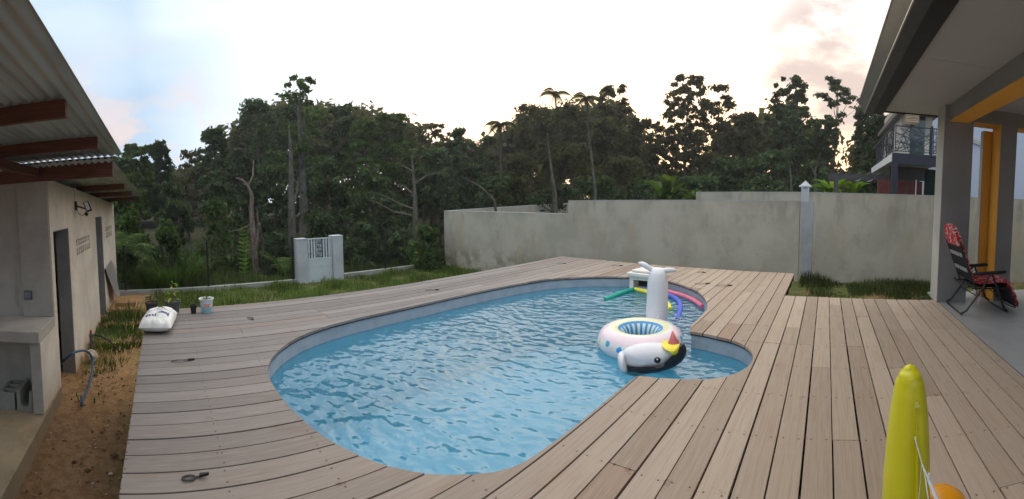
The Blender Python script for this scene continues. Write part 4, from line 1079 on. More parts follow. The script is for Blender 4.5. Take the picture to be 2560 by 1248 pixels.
zs_.append(prof[-1])
cam_side = Vector((-Y0.x, -Y0.y, 0)).normalized()
for z, r_ in zs_:
    cx = (apx_.x-Y0.x)*z/.95; cy_ = (apx_.y-Y0.y)*z/.95; rg = []
    for k in range(n):
        a = 2*PI*k/n
        # welded seam: a sharp pinch facing the camera, right of centre
        sa = math.atan2(cam_side.y, cam_side.x)+.42; d = (a-sa+PI) % (2*PI)-PI
        pin = 1-.16*math.exp(-(d/.20)**2)*min(1, max(0, (.90-z)/.15))+.03*math.sin(z*60+a*2)*math.exp(-((z-.9)/.03)**2)
        rg.append(bm.verts.new((cx+r_*pin*math.cos(a), cy_+r_*pin*math.sin(a), z+.002)))
    rings.append(rg)
for a, b in zip(rings, rings[1:]):
    for k in range(n): bm.faces.new((a[k], a[(k+1) % n], b[(k+1) % n], b[k]))
bm.faces.new(rings[0][::-1]); bm.faces.new(rings[-1])
me = bpy.data.meshes.new('post_body'); bm.to_mesh(me); bm.free(); link('post_body', me, 'vy', yi, smooth=True)
sa = math.atan2(cam_side.y, cam_side.x)+.42
def sv(z, e): cx = (apx_.x-Y0.x)*z/.95; cy_ = (apx_.y-Y0.y)*z/.95; r_ = np.interp(z, [q[0] for q in prof], [q[1] for q in prof])*.88+e; return Vector((cx+r_*math.cos(sa), cy_+r_*math.sin(sa), z))
mb = MB(); zz = [.84-.03*k for k in range(22)]
for k in range(len(zz)-1):
    e = .004+.016*max(0, math.exp(-((zz[k]-.60)/.16)**2)); e2 = .004+.016*max(0, math.exp(-((zz[k+1]-.60)/.16)**2))
    t_ = Vector((-math.sin(sa), math.cos(sa), 0))*.0012
    a, b, c, d = sv(zz[k], -.01), sv(zz[k+1], -.01), sv(zz[k+1], e2), sv(zz[k], e)
    mb.prism([a-t_, b-t_, c-t_, d-t_], t_*2)
mb.build('seam_flap', 'vy', yi)
q = sv(.845, .012); mb = MB(); mb.tube([q-cam_side*.004, q+cam_side*.002], .009, 14); mb.build('grommet', simple('clear_vinyl', (.60, .62, .12), .25), yi)
k0 = PR(2288, 1097, 1.235)-Y0; k1 = PR(2305, 1160, 1.22)-Y0; k2 = PR(2322, 1200, 1.20)-Y0; k3 = PR(2342, 1250, 1.18)-Y0; k4 = PR(2370, 1330, 1.15)-Y0
mb = MB(); mb.tube([k0-cam_side*.01, k0+cam_side*.004, k1, k2], [.002, .0022, .002, .0025], 6); mb.tube([k2-Vector((0, 0, -.02)), k2, k3, k4], [.003, .0055, .0060, .0055], 8)
mb.tube([k1, PR(2312, 1185, 1.21)-Y0, PR(2318, 1230, 1.19)-Y0, PR(2330, 1300, 1.17)-Y0], .0018, 6); mb.tube([k1+Vector((-.001, 0, .01)), PR(2302, 1190, 1.23)-Y0, PR(2296, 1260, 1.22)-Y0], .0012, 6)
mb.build('cord', 'white_paint', yi)
og = PR(2357, 1224, 1.36)
of = thing('orange_inflatable', 'rounded orange inflatable piece at the foot of the yellow post', 'inflatable', (og.x, og.y, 0))
mb = MB(); mb.lathe([(.10, .002), (.115, .05), (.118, .3), (.112, .50), (.10, .57), (.078, .62), (.045, .65), (.01, .66)], 32); b = mb.build('base_body', simple('vinyl_orange', (.80, .33, .01), .3, .5, var=.04), of, smooth=True)
b.data.transform(Matrix.Diagonal((.95, .95, (og.z+.0)/.66, 1)))

# four pots on the deck corner
def pot(name, label, px, r0, r1, h, mat, r=5.72, ybase=783):
    b = G(px, ybase, 0.002); t = thing(name, label, 'plant pot', (b.x, b.y, .001))
    mb = MB(); e = .006; mb.lathe([(r0, 0), (r1*.97, h*.86), (r1*1.06, h*.87), (r1*1.08, h), (r1*1.08-e, h), (r1*.92, h*.88), (r1*.90, h*.86)], 28); mb.build('pot_body', mat, t, smooth=True, sharp=35)
    mb = MB(); mb.lathe([(r1*.5, h*.84), (r1*.90, h*.862), (.001, h*.88)], 20); mb.build('soil', 'ground', t); return t
MT['pot'] = simple('pot_plastic', (.045, .046, .050), .5, .4)
MT['pot2'] = simple('pot_plastic_grey', (.085, .088, .092), .5, .4)
def leaves(mb, stem, L, W, droop, az, k=2):
    """one long leaf as a bent strip"""
    d = Vector((math.cos(az), math.sin(az), 0)); s_ = Vector((-d.y, d.x, 0)); pr = None; n = 4
    for i in range(n+1):
        t = i/n; c = stem+d*L*t+Vector((0, 0, L*(.55*t-droop*t*t))); w_ = W*math.sin(PI*(.12+.86*t))*.5
        a = mb.bm.verts.new(c-s_*w_); b = mb.bm.verts.new(c+s_*w_)
        if pr: mb._f((pr[0], pr[1], b, a))
        pr = (a, b)
def plant(t, h0, spec, mat, name='leaves', seed=1, stems=True):
    r = random.Random(seed); mb = MB(); ms = MB()
    for (n_, hh, L, W, spread) in spec:
        for q in range(n_):
            a = r.uniform(0, 2*PI); z = h0+hh*r.uniform(.3, 1); c = Vector((math.cos(a), math.sin(a), 0))*spread*r.random()
            leaves(mb, Vector((c.x, c.y, z)), L*r.uniform(.7, 1.2), W, r.uniform(.4, 1.1), a)
            if q % 3 == 0: ms.tube([(0, 0, h0-.01), (c.x*.5, c.y*.5, z*.6+h0*.4), (c.x, c.y, z)], .003, 4)
    mb.build(name, mat, t, recalc=False); ms.build('stem', 'bark', t)
t = pot('potted_plant', 'dark plastic pot with a small yellowing plant, leftmost of the four on the deck corner', 380, .070, .088, .155, 'pot'); plant(t, .14, [(14, .10, .10, .03, .05)], 'leaf_mid', seed=2)
mb = MB(); r = random.Random(9)
for k in range(9): leaves(mb, Vector((.02, 0, .15+k*.011)), .045, .022, .6, r.uniform(0, 6.3))
mb.build('yellow_leaves', 'leaf_yellow', t, recalc=False)
t = pot('potted_plant', 'larger grey pot with a tall yellow leaved plant next to the bag', 433, .078, .105, .175, 'pot2'); plant(t, .16, [(6, .12, .09, .03, .06), (5, .22, .10, .028, .04)], 'leaf_yellow', seed=5)
r = random.Random(12); mb = MB()
for k in range(10): leaves(mb, Vector((r.uniform(-.03, .03), r.uniform(-.03, .03), .27+r.random()*.20)), .10, .028, .8, r.uniform(0, 6.3))
mb.build('upper_leaves', 'leaf_bright', t, recalc=False)
t = thing('empty_pot', 'small empty black pot between the grey pot and the painted bucket', 'plant pot', (*G(484, 783).xy, .001))
mb = MB(); mb.lathe([(.034, 0), (.044, .10), (.049, .101), (.049, .112), (.043, .112), (.040, .10), (.032, .012), (.001, .01)], 24); mb.build('pot_body', 'black', t, smooth=True, sharp=35)
bk = thing('painted_bucket', 'white bucket with a blue lower half and orange lettering holding a thin green plant', 'bucket', (*G(517, 781).xy, .001))
vs = []; fs = []; mi = []; n = 48; zz = [0, .01, .04, .07, .085, .10, .115, .13, .15, .17, .178, .181, .193, .193, .178, .165]
rr = [.066+(.097-.066)*z/.19 for z in zz]; rr[10:13] = [.096, .102, .103]; rr[13] = .097; rr[14] = .091; rr[15] = .089
for z, r_ in zip(zz, rr):
    for k in range(n): vs.append((r_*math.cos(2*PI*k/n), r_*math.sin(2*PI*k/n), z))
for i in range(len(zz)-1):
    for k in range(n):
        fs.append((i*n+k, i*n+(k+1) % n, (i+1)*n+(k+1) % n, (i+1)*n+k)); z = (zz[i]+zz[i+1])/2
        az = (2*PI*k/n-math.atan2(-bk.location.y, -bk.location.x)+PI) % (2*PI)-PI
        c = 1 if z < .082 else (2 if .085 < z < .13 and (abs(az) < .50 or abs(az-1.5) < .35) and not (k % 3 == 0 and i % 2) else (3 if z < .165 else 0))
        mi.append(c if i < 9 else 0)
me = np_mesh('bucket_body', np.array(vs), np.array(fs)); o = link('bucket_body', me, ['white_paint', simple('bucket_blue', (.28, .50, .60), .4, var=.05), simple('bucket_orange', (.75, .25, .12), .4), simple('bucket_pale', (.55, .66, .74), .4)], bk, smooth=True); me.polygons.foreach_set('material_index', mi)
mb = MB(); mb.lathe([(.03, .163), (.088, .164), (.001, .17)], 20); mb.build('soil', 'ground', bk)
r = random.Random(4); mb = MB()
for k in range(16): leaves(mb, Vector((r.uniform(-.03, .03), r.uniform(-.03, .03), .17)), .09*r.uniform(.7, 1.4), .010, -.6, r.uniform(0, 6.3))
mb.build('leaves', 'leaf_mid', bk, recalc=False)

# white sack with printing
a, b, c, d = G(359, 842), G(438, 842), G(434, 797), G(364, 797)
cen = (a+b+c+d)/4; bz = math.atan2((b-a).y, (b-a).x)
sk = thing('white_sack', 'plump white plastic sack with blue printing lying on the deck corner', 'sack', (cen.x, cen.y, 0), bz)
W_ = .40; D_ = .66; nu, nv = 46, 60; vs = []; fs = []; mi = []
from mathutils import noise as mno
for lay in (1, -1):
    for j in range(nv+1):
        for i in range(nu+1):
            u_, v_ = i/nu*2-1, j/nv*2-1
            e = max(0, (1-abs(u_)**3.2))**.55*max(0, (1-abs(v_)**4))**.55
            wv = mno.noise(Vector((u_*2.2, v_*3.0, 3)))*.022+mno.noise(Vector((u_*6, v_*8, 7)))*.010
            edge = 1-.05*math.cos(v_*PI*.5)*(abs(u_) > .9)
            z = (.085+lay*(.115*e)+(wv*1.5*e if lay == 1 else 0)) if lay == 1 else .085-.082*e 
            vs.append((u_*W_/2*(1-.06*(1-e))+mno.noise(Vector((v_*3, 1, 1)))*.008, v_*D_/2+mno.noise(Vector((u_*3, 5, 1)))*.012, max(.003, z)))
    base = 0 if lay == 1 else (nu+1)*(nv+1)
    for j in range(nv):
        for i in range(nu):
            q = base+j*(nu+1)+i; f = (q, q+1, q+nu+2, q+nu+1); fs.append(f if lay == 1 else f[::-1])
            x, y = i/nu, j/nv; k = 0
            if lay == 1:
                if .54 < x < .84 and .24 < y < .42: k = 1
                elif .40 < x < .51 and .26 < y < .44 and (i+j) % 3: k = 1
                elif .18 < x < .50 and .17 < y < .22 and (i % 4): k = 1
                elif .18 < x < .34 and .28 < y < .40 and (i*7+j*3) % 5 < 2: k = 1
                for cc in (.54, .64, .74):
                    if abs(y-(cc+.09*math.cos((x-.5)*4.4)-.09)) < .009 and .12 < x < .88: k = 2
            mi.append(k)
me = np_mesh('sack_body', np.array(vs), np.array(fs)); bm = bmesh.new(); bm.from_mesh(me); bmesh.ops.remove_doubles(bm, verts=bm.verts, dist=.0005); bm.to_mesh(me) if False else bm.free()
o = link('sack_body', me, [simple('sack_white', (.74, .74, .73), .45, .4, var=.05, vs=5, bump=.25), simple('sack_blue_print', (.06, .08, .20), .45), simple('sack_grey_print', (.14, .15, .2), .45)], sk, smooth=True); me.polygons.foreach_set('material_index', mi)

# black cover straps left on the boards
def strap(px, py, pts, label, s=1., rz_=0., loop=False):
    b = G(px, py); t = thing('cover_strap', label, 'strap', (b.x, b.y, .002), rz_, 'black cover straps lying on the deck')
    mb = MB(); P = [Vector((x*s, y*s, z*s+.004)) for x, y, z in pts]
    for q0, q1 in zip(P, P[1:]):
        d = (q1-q0).normalized(); n_ = Vector((-d.y, d.x, 0)).normalized()*.011*s if not loop else Vector((-d.y, d.x, 0)).normalized()*.006
        mb.prism([q0-n_, q1-n_, q1+n_, q0+n_], (0, 0, .004))
    mb.build('webbing', 'black', t)
    q = P[-1]; d = (P[-1]-P[-2]).normalized(); n_ = Vector((-d.y, d.x, 0)).normalized()*.018*s
    mb = MB(); mb.prism([q-n_-d*.02*s, q-n_*.5+d*.05*s, q+d*.065*s, q+n_*.5+d*.05*s, q+n_-d*.02*s], (0, 0, .014)); mb.build('clip', 'black', t)
Z3 = [(-.13, 0, 0), (-.05, .01, .012), (.0, -.02, .02), (.05, .01, .006), (.10, .03, 0)]
va = lambda px, py, rot=0: math.atan2(G(px+8, py).y-G(px, py).y, G(px+8, py).x-G(px, py).x)+rot
strap(455, 905, Z3, 'twisted black strap on the deck left of the pool', .75, va(455, 905, .1))
strap(626, 798, [(-.07, .05, 0), (-.02, .02, .01), (.03, -.02, .02), (.05, -.03, .0)], 'short crumpled black strap near the painted bucket', .9, va(626, 798, -.3))
strap(1078, 727, Z3, 'black strap on the far deck opposite the white gate', .75, va(1078, 727))
strap(1402, 660, Z3, 'black strap near the far left corner of the deck by the wall', .7, va(1402, 660))
strap(1541, 666, Z3, 'black strap between the filter box and the wall', .85, va(1541, 666))
strap(1755, 711, Z3, 'black strap just right of the white inflatable on the boards', .9, va(1755, 711))
strap(1808, 716, Z3, 'longest black strap lying right of the pool end', 1.0, va(1808, 716))
strap(1750, 682, [(-.06, 0, 0), (0, 0, .01), (.06, .0, 0)], 'short black strap close to the boundary wall', .9, va(1750, 682))
lp = [(.055*math.cos(a)-.06, .032*math.sin(a), .004) for a in [2*PI*k/14 for k in range(15)]]+[(.03, .004, .006), (.05, .0, .01)]
strap(490, 1198, lp, 'black looped strap with a clip on the nearest boards', .62, va(490, 1198, .15), loop=True)

# ball, hose, tray, sheet, tap by the shed
bc = PY(228, 893, -1.30); bl = thing('football', 'dirty white football resting against the shed wall', 'ball', (bc.x, bc.y, gz(bc.x, bc.y)+.115))
m = Mat('ball_leather', (.55, .48, .38), .6, .3); e = m.voro(m.co(), 9, 'DISTANCE_TO_EDGE'); m.color(m.mix(m.mr(e, .0, .05), (.20, .15, .12), m.mix(m.mr(m.noise(m.co(), 10, 4), .4, .62), (.60, .53, .43), (.42, .31, .20)))); m.bump(m.mr(e, 0, .06), .5, .01)
mb = MB(); mb.ball((0, 0, 0), .115, 32, 20); mb.build('ball_skin', m.m, bl, smooth=True)
h0 = PX(155, 905, -5.9); hp_ = [PY(150, 912, -1.60), PY(162, 900, -1.50), PY(182, 883, -1.38), PY(205, 877, -1.30), PY(222, 882, -1.24), PY(231, 900, -1.20), PY(230, 930, -1.18), PY(222, 965, -1.17), PY(212, 988, -1.16), PY(203, 1003, -1.16)]
hs_ = thing('garden_hose', 'stiff blue hose arching out of the shed doorway to the soil', 'hose', (hp_[-1].x, hp_[-1].y, -1.1))
Q = []
P = hp_
for i in range(len(P)-1):
    p0, p1, p2, p3 = P[max(i-1, 0)], P[i], P[i+1], P[min(i+2, len(P)-1)]
    for k in range(5): t = k/5; Q.append(.5*((2*p1)+(-p0+p2)*t+(2*p0-5*p1+4*p2-p3)*t*t+(-p0+3*p1-3*p2+p3)*t**3))
Q.append(P[-1]+Vector((0, 0, -.08)))
mb = MB(); mb.tube(Q, .017, 10); mb.build('hose_tube', simple('hose_blue', (.025, .09, .20), .4, .4), hs_, smooth=True, off=hs_.location)
tr = thing('wooden_tray', 'shallow orange brown wooden tray on the ground at the end of the shed', 'tray', (-10.4, -1.05, gz(-10.4, -1.05)+.02), .02)
MT['tray'] = simple('tray_wood', (.36, .20, .10), .8, .2)
for (p0, p1) in (((-.36, -.30, 0), (.36, -.27, .12)), ((-.36, .27, 0), (.36, .30, .12)), ((-.36, -.269, 0), (-.33, .269, .12)), ((.33, -.269, 0), (.36, .269, .12))):
    mb = MB(); mb.box(p0, p1); mb.build('side_board', 'tray', tr)
mb = MB(); mb.box((-.329, -.269, .01), (.329, .269, .025)); mb.build('bottom', 'tray', tr)
q = [PY(263, 672, SY+.20), PY(277, 650, SY+.06), PY(289, 678, SY+.16), PY(299, 745, SY+.30)]
q = [PY(262, 673, SY+.02), PY(277, 651, SY+.02), PY(285, 668, SY+.04), PY(299, 740, SY+.16), PY(289, 742, SY+.16)]
ls = thing('leaning_panel', 'thin grey sheet leaning on the shed wall past the second doorway', 'panel', (-11.2, SY+.2, -1.12))
mb = MB(); mb.prism(q, (.005, .02, .0)); mb.build('sheet', simple('grey_sheet', (.26, .26, .26), .35, .5), ls, off=ls.location)
tp_ = PY(230, 840, -1.35); tp = thing('garden_tap', 'grey garden tap with a red lever and black hose by the shed wall', 'tap', (tp_.x, tp_.y-.02, gz(tp_.x, tp_.y)))
zt_ = PY(230, 838, -1.35).z-gz(tp_.x, tp_.y)
mb = MB(); mb.tube([(0, 0, -.05), (0, 0, zt_-.05)], .03, 10); mb.build('pipe', 'grey_plastic', tp)
mb = MB(); mb.tube([(0, -.03, zt_-.02), (0, .06, zt_)], .022, 8); mb.tube([(0, 0, zt_-.06), (0, 0, zt_+.03)], .028, 8); mb.build('valve_body', 'grey_plastic', tp)
mb = MB(); mb.box((-.008, -.015, zt_+.03), (.008, .02, zt_+.09)); mb.build('lever', simple('red_lever', (.5, .04, .03), .4), tp)
mb = MB(); mb.tube([(0, .06, zt_), (.0, .18, zt_-.02), (-.02, .32, zt_-.10), (-.03, .45, zt_-.25), (-.03, .5, .02)], .014, 8); mb.build('outlet_hose', 'black', tp, smooth=True)

# ================================================================== VEGETATION
rng = np.random.default_rng(11)
def leafcloud(name, cen, rad, nper, size, seed, flat=.35, shell=.75, aspect=1.7):
    """many separate bent leaf sprays filling clumps: cen (k,3), rad (k,3)"""
    r = np.random.default_rng(seed); k = len(cen)
    c = np.repeat(np.asarray(cen, float), nper, 0); R = np.repeat(np.asarray(rad, float), nper, 0); n = len(c)
    d = r.normal(size=(n, 3)); d /= np.linalg.norm(d, axis=1)[:, None]
    rr = np.abs(r.normal(.62, .34, n)); far = r.random(n) < .12; rr[far] *= 1.25
    rr = np.minimum(rr, 1.4); P = c+d*R*rr[:, None]; P[:, 2] = np.minimum(P[:, 2], (np.asarray(cen)[:, 2]+np.asarray(rad)[:, 2]*1.2).max())
    nrm = d*(.7)+r.normal(size=(n, 3))*.55+np.array([0, 0, flat]); nrm /= np.linalg.norm(nrm, axis=1)[:, None]
    t = np.cross(nrm, r.normal(size=(n, 3))); t /= np.linalg.norm(t, axis=1)[:, None]; b = np.cross(nrm, t)
    s = size*r.uniform(.40, 1.6, n)[:, None]
    v0 = P-t*s*aspect*.5; v1 = P+b*s*.5+nrm*s*.12; v2 = P+t*s*aspect*.5-nrm*s*.15; v3 = P-b*s*.5+nrm*s*.12
    V = np.stack([v0, v1, v2, v3], 1).reshape(-1, 3); Fc = np.arange(n*4).reshape(n, 4)
    return np_mesh(name, V, Fc)
# crown shapes in metres: half width w, height h
def clumps(kind, seed, w, h):
    r = np.random.default_rng(seed); C_, R_ = [], []
    asp = h/(2*w)
    def add(x, y, z, s, f): C_.append((x, y, z)); R_.append((s, s*r.uniform(.8, 1.1), s*f))
    if kind == 'dense':
        for i in range(int(34*max(1, asp))):
            z = r.random()**.8; w_ = math.sin(PI*min(.98, .20+z*.74))**.55; a = r.uniform(0, 2*PI); q = (r.random()**.5)*.80*w_*w; s = w*r.uniform(.20, .38)*(1-.25*z)
            add(q*math.cos(a), q*math.sin(a), min(z*h, h-s*.6), s, .62)
    elif kind == 'umbrella':
        for i in range(22):
            z = .55+.45*r.random(); a = r.uniform(0, 2*PI); q = math.sqrt(r.random())*(1.0 if z < .85 else .55)*w; s = w*r.uniform(.16, .30); add(q*math.cos(a), q*math.sin(a), z*h-.10*q-s*.3, s, .38)
        for i in range(6): a = r.uniform(0, 2*PI); q = r.random()*.6*w; add(q*math.cos(a), q*math.sin(a), h*r.uniform(.15, .55), w*.2, .5)
    elif kind == 'airy':
        for i in range(int(84*max(1, asp))):
            z = r.random(); w_ = (.30+.70*math.sin(PI*(.08+z*.80))); a = r.uniform(0, 2*PI); q = math.sqrt(r.random())*.95*w_*w; s = w*r.uniform(.07, .21); add(q*math.cos(a), q*math.sin(a), min(z*h, h-s*.5), s, .7)
    elif kind == 'tall':
        for i in range(int(30*max(1, asp))):
            z = r.random(); w_ = .30+.68*math.sin(PI*(.42+z*.52))**1.; a = r.uniform(0, 2*PI); q = math.sqrt(r.random())*w_*w*.9; s = w*r.uniform(.16, .33)*(1 if z < .8 else .6); add(q*math.cos(a), q*math.sin(a), min(z*h, h-s*.4), s, .5)
    elif kind == 'bush':
        for i in range(30):
            z = r.random()**.9*.85; w_ = math.sqrt(max(0, 1-(z/.95)**2)); a = r.uniform(0, 2*PI); q = math.sqrt(r.random())*.8*w_*w; s = w*r.uniform(.18, .34); add(q*math.cos(a), q*math.sin(a), z*h, s, min(1., .6*h/w+.2))
    return np.array(C_), np.array(R_)
def crown(kind, seed, w, h, leaf, mat, cover):
    c, R = clumps(kind, seed, w, h); area = (R[:, 0]*R[:, 1]*3.2).sum(); nper = int(min(1000, max(60, cover*area/len(c)/(leaf*leaf*.85))))
    me = leafcloud('crown', c, R, nper, leaf, seed+5, flat=.5 if kind != 'bush' else .3, shell=.6, aspect=1.9); me.materials.append(MT[mat]); return me, c
def trunk(parent, h, r0, mat, seed, limbs=6, lean=(0, 0), crown_r=2., lo=.45, name='trunk', targets=None):
    r = random.Random(seed); mb = MB(); pts = []; rad = []
    for i in range(9):
        t = i/8; pts.append(Vector((lean[0]*t+math.sin(t*4+seed)*.04*h*.25, lean[1]*t+math.cos(t*3+seed)*.03*h*.2, h*t-.1))); rad.append(r0*(1-.75*t)*(1.25 if i == 0 else 1))
    mb.tube(pts, rad, 9)
    for q in (targets or []):
        k_ = min(7, max(2, int(8*(q[2]-.25*crown_r)/max(h, .1)))); p = pts[k_]; e = Vector(q); m_ = (p+e)/2+Vector((0, 0, -.06*(e-p).length)); mb.tube([p, m_, e], [rad[k_]*.5, rad[k_]*.32, rad[k_]*.10], 6, cap=False)
    for k in range(0 if targets else limbs):
        t = r.uniform(lo, .95); i = int(t*8); p = pts[i]; a = r.uniform(0, 2*PI); L = crown_r*r.uniform(.5, .95); e = p+Vector((math.cos(a)*L, math.sin(a)*L, L*r.uniform(.3, .9)))
        m_ = (p+e)/2+Vector((0, 0, -.08*L)); mb.tube([p, m_, e], [rad[i]*.55, rad[i]*.35, rad[i]*.08], 6, cap=False)
        for q in range(2):
            a2 = a+r.uniform(-1, 1); e2 = m_+Vector((math.cos(a2)*L*.5, math.sin(a2)*L*.5, L*.35)); mb.tube([m_, e2], [rad[i]*.25, rad[i]*.05], 5, cap=False)
    return mb.build(name, mat, parent)
def tree(name, label, px, ytop, halfw, r, kind, var, mat='leaf_dark', ybot=None, bark='bark', tr=.16, group=None, cat='tree', leaf=None, depth=None, trunk_h=None, cover=None):
    """tree standing at ground distance r in the direction of photo column px; its top and width are sizes read from the photo"""
    g0 = PR(px, 600, r); z0 = gz(g0.x, g0.y); zt = PR(px, ytop, r).z; hw = halfw*(1.22 if kind in ('dense', 'tall') else 1.1)/F*r
    zb = z0+.25*(zt-z0) if ybot is None else PR(px, ybot, r).z
    t = thing(name, label, cat, (g0.x, g0.y, z0), 0, group)
    lf = leaf or (.07+.0027*r)
    me, cc = crown(kind, int(px*7+ytop), hw, zt-zb, lf, mat, cover or {'dense': 1.8, 'umbrella': 1.3, 'airy': 1.5, 'tall': 1.8}[kind])
    o = link('crown', me, None, t); o.location = (0, 0, zb-z0)
    if depth: o.scale = (1, depth, 1)
    tg = [(c[0], c[1]*(depth or 1), c[2]+zb-z0) for c in cc[::max(1, len(cc)//12)]]
    trunk(t, (trunk_h or (zt-z0)*.86), tr, bark, px, crown_r=hw*.8, lo=max(.2, (zb-z0)/(zt-z0)*.9), targets=tg)
    return t
T = tree
FG = 'forest trees behind the fence'
T('forest_tree', 'small tree behind the end of the shed roof', 318, 392, 40, 22, 'airy', 1, 'leaf_dark', 560)
T('forest_tree', 'tree with loose leafy top just right of the shed eave', 350, 362, 42, 24, 'airy', 2, 'leaf_mid', 520)
T('forest_tree', 'thin dark tree with bent wispy tip left of the low gap in the skyline', 408, 352, 34, 26, 'airy', 3, 'leaf_dark', 560)
T('forest_tree', 'rounded tree under the pale gap left of the narrow dark tree', 470, 372, 62, 28, 'umbrella', 1, 'leaf_warm', 620)
T('forest_tree', 'narrow dark tree standing up left of the great tree', 545, 320, 46, 26, 'dense', 1, 'leaf_dark', 560)
T('forest_tree', 'tree filling the notch between the narrow dark tree and the great tree', 600, 378, 50, 30, 'dense', 2, 'leaf_dark', 600)
T('great_tree', 'left shoulder of the great tree, broad and dark', 655, 252, 62, 30, 'dense', 3, 'leaf_dark', 560, tr=.3)
T('great_tree', 'tallest tree with a ragged pointed top and pale trunk left of centre', 760, 190, 66, 27, 'tall', 1, 'leaf_mid', 420, 'bark_pale', .34)
T('forest_tree', 'dark tree filling in under the tallest tree', 735, 262, 70, 33, 'dense', 1, 'leaf_dark', 600)
T('forest_tree', 'domed dark tree at the right shoulder of the tallest tree', 862, 262, 58, 30, 'dense', 2, 'leaf_dark', 600)
T('forest_tree', 'flat topped green tree right of the domed dark tree', 985, 282, 62, 28, 'dense', 3, 'leaf_mid', 560)
T('forest_tree', 'green tree between the domed dark tree and the flat topped tree', 920, 300, 50, 27, 'dense', 1, 'leaf_mid', 600)
T('forest_tree', 'open feathery tree against the sky left of the small round tree', 1080, 308, 58, 32, 'umbrella', 2, 'leaf_warm', 520, tr=.12)
T('forest_tree', 'small round topped tree left of the single short palm', 1148, 322, 34, 31, 'dense', 2, 'leaf_dark', 520)
T('forest_tree', 'low tree under the short palm', 1212, 342, 48, 32, 'dense', 3, 'leaf_dark', 600)
T('forest_tree', 'low dark tree below the open feathery tree', 1090, 372, 60, 29, 'dense', 1, 'leaf_dark', 620)
T('forest_tree', 'broad grey green tree rising right of the short palm', 1335, 262, 72, 31, 'dense', 2, 'leaf_warm', 600)
T('forest_tree', 'broad tree below the two tall palms', 1430, 256, 70, 33, 'dense', 3, 'leaf_warm', 600)
T('forest_tree', 'high dark tree just right of the two tall palms', 1538, 212, 56, 33, 'tall', 2, 'leaf_warm', 420, tr=.2)
T('forest_tree', 'dark tree mass under the high tree right of the palms', 1520, 290, 62, 31, 'dense', 1, 'leaf_warm', 600)
T('forest_tree', 'low topped tree in the dip of the skyline right of the palms', 1612, 300, 52, 34, 'airy', 4, 'leaf_warm', 470)
T('forest_tree', 'ragged tree with sunset gaps, left half of the double crown', 1712, 192, 54, 36, 'airy', 5, 'leaf_warm', 400, tr=.2)
T('forest_tree', 'full tree with layered branches, right half of the double crown', 1790, 216, 62, 34, 'tall', 3, 'leaf_warm', 460, tr=.2)
T('forest_tree', 'open tree through which the orange sunset glows', 1680, 322, 60, 38, 'airy', 1, 'leaf_warm', 520, cover=.7)
T('forest_tree', 'rounded tree right of the double crown', 1862, 282, 46, 33, 'dense', 2, 'leaf_warm', 560)
T('forest_tree', 'tall tree with airy layered top left of the eave', 1965, 196, 58, 33, 'airy', 2, 'leaf_dark', 430, tr=.18)
T('forest_tree', 'dark body of foliage below the airy layered tree', 1985, 272, 70, 31, 'tall', 1, 'leaf_dark', 500)
T('forest_tree', 'flat spreading branch tree standing above the bright gap', 2078, 196, 50, 34, 'umbrella', 3, 'leaf_dark', 340, tr=.12, trunk_h=11.5)
T('forest_tree', 'dark tree beside the gutter end of the veranda roof', 2162, 232, 36, 30, 'airy', 3, 'leaf_dark', 500, tr=.16)
T('forest_tree', 'dense dark tree seen under the eave left of the balcony', 2190, 288, 48, 27, 'dense', 3, 'leaf_dark', 520)
T('forest_tree', 'tree seen above the balcony railing under the eave', 2262, 262, 48, 30, 'airy', 4, 'leaf_mid', 430)
T('forest_tree', 'loose leaved tree over the brightest gap right of the airy tree', 2052, 300, 32, 30, 'airy', 5, 'leaf_dark', 395)
# second rank: lower mid-depth trees that close the wall of green
mid = [(330, 430, 62, 18, 'leaf_mid'), (440, 455, 70, 19, 'leaf_dark'), (560, 440, 66, 20, 'leaf_dark'), (690, 420, 76, 21, 'leaf_dark'), (820, 400, 80, 21, 'leaf_dark'), (940, 410, 80, 20, 'leaf_dark'),
       (1060, 420, 78, 23, 'leaf_dark'), (1180, 405, 80, 23, 'leaf_dark'), (1300, 372, 84, 24, 'leaf_warm'), (1430, 360, 86, 25, 'leaf_warm'), (1560, 395, 84, 25, 'leaf_warm'), (1690, 446, 82, 26, 'leaf_dark'), (1815, 392, 70, 26, 'leaf_dark'), (1925, 372, 80, 25, 'leaf_dark'), (2020, 400, 70, 25, 'leaf_dark'), (2165, 430, 56, 25, 'leaf_dark'), (1250, 440, 80, 21, 'leaf_dark'), (1500, 440, 86, 22, 'leaf_dark'), (1740, 440, 80, 22, 'leaf_dark'), (1900, 440, 84, 22, 'leaf_dark'), (1380, 440, 80, 20, 'leaf_dark'), (1620, 440, 80, 21, 'leaf_dark')]
where = ['just right of the shed eave', 'behind the narrow dark skyline tree', 'above the large rounded bush', 'behind the broken dead tree', 'behind the thick pale trunk', 'between the gate and the leafless tree',
         'behind the pale leafless tree', 'above the left corner of the boundary wall', 'under the small round topped tree', 'under the left tall palm', 'under the right tall palm', 'below the double crown, on its left', 'below the double crown, on its right',
         'below the rounded tree right of the double crown', 'left of the pointed post', 'left of the pergola beam', 'directly behind the short side wall', 'behind the slim pale trunk', 'above the rear wall top', 'straight above the pointed post', 'behind the leaning pale trunk', 'behind the green shrubs over the long wall']
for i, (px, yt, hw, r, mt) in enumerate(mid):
    T('understorey_tree', 'dark understorey tree '+where[i], px, yt, hw, r, 'dense', 1+i % 3, mt, 640, tr=.12, group='understorey trees in the shade of the forest', depth=.7)
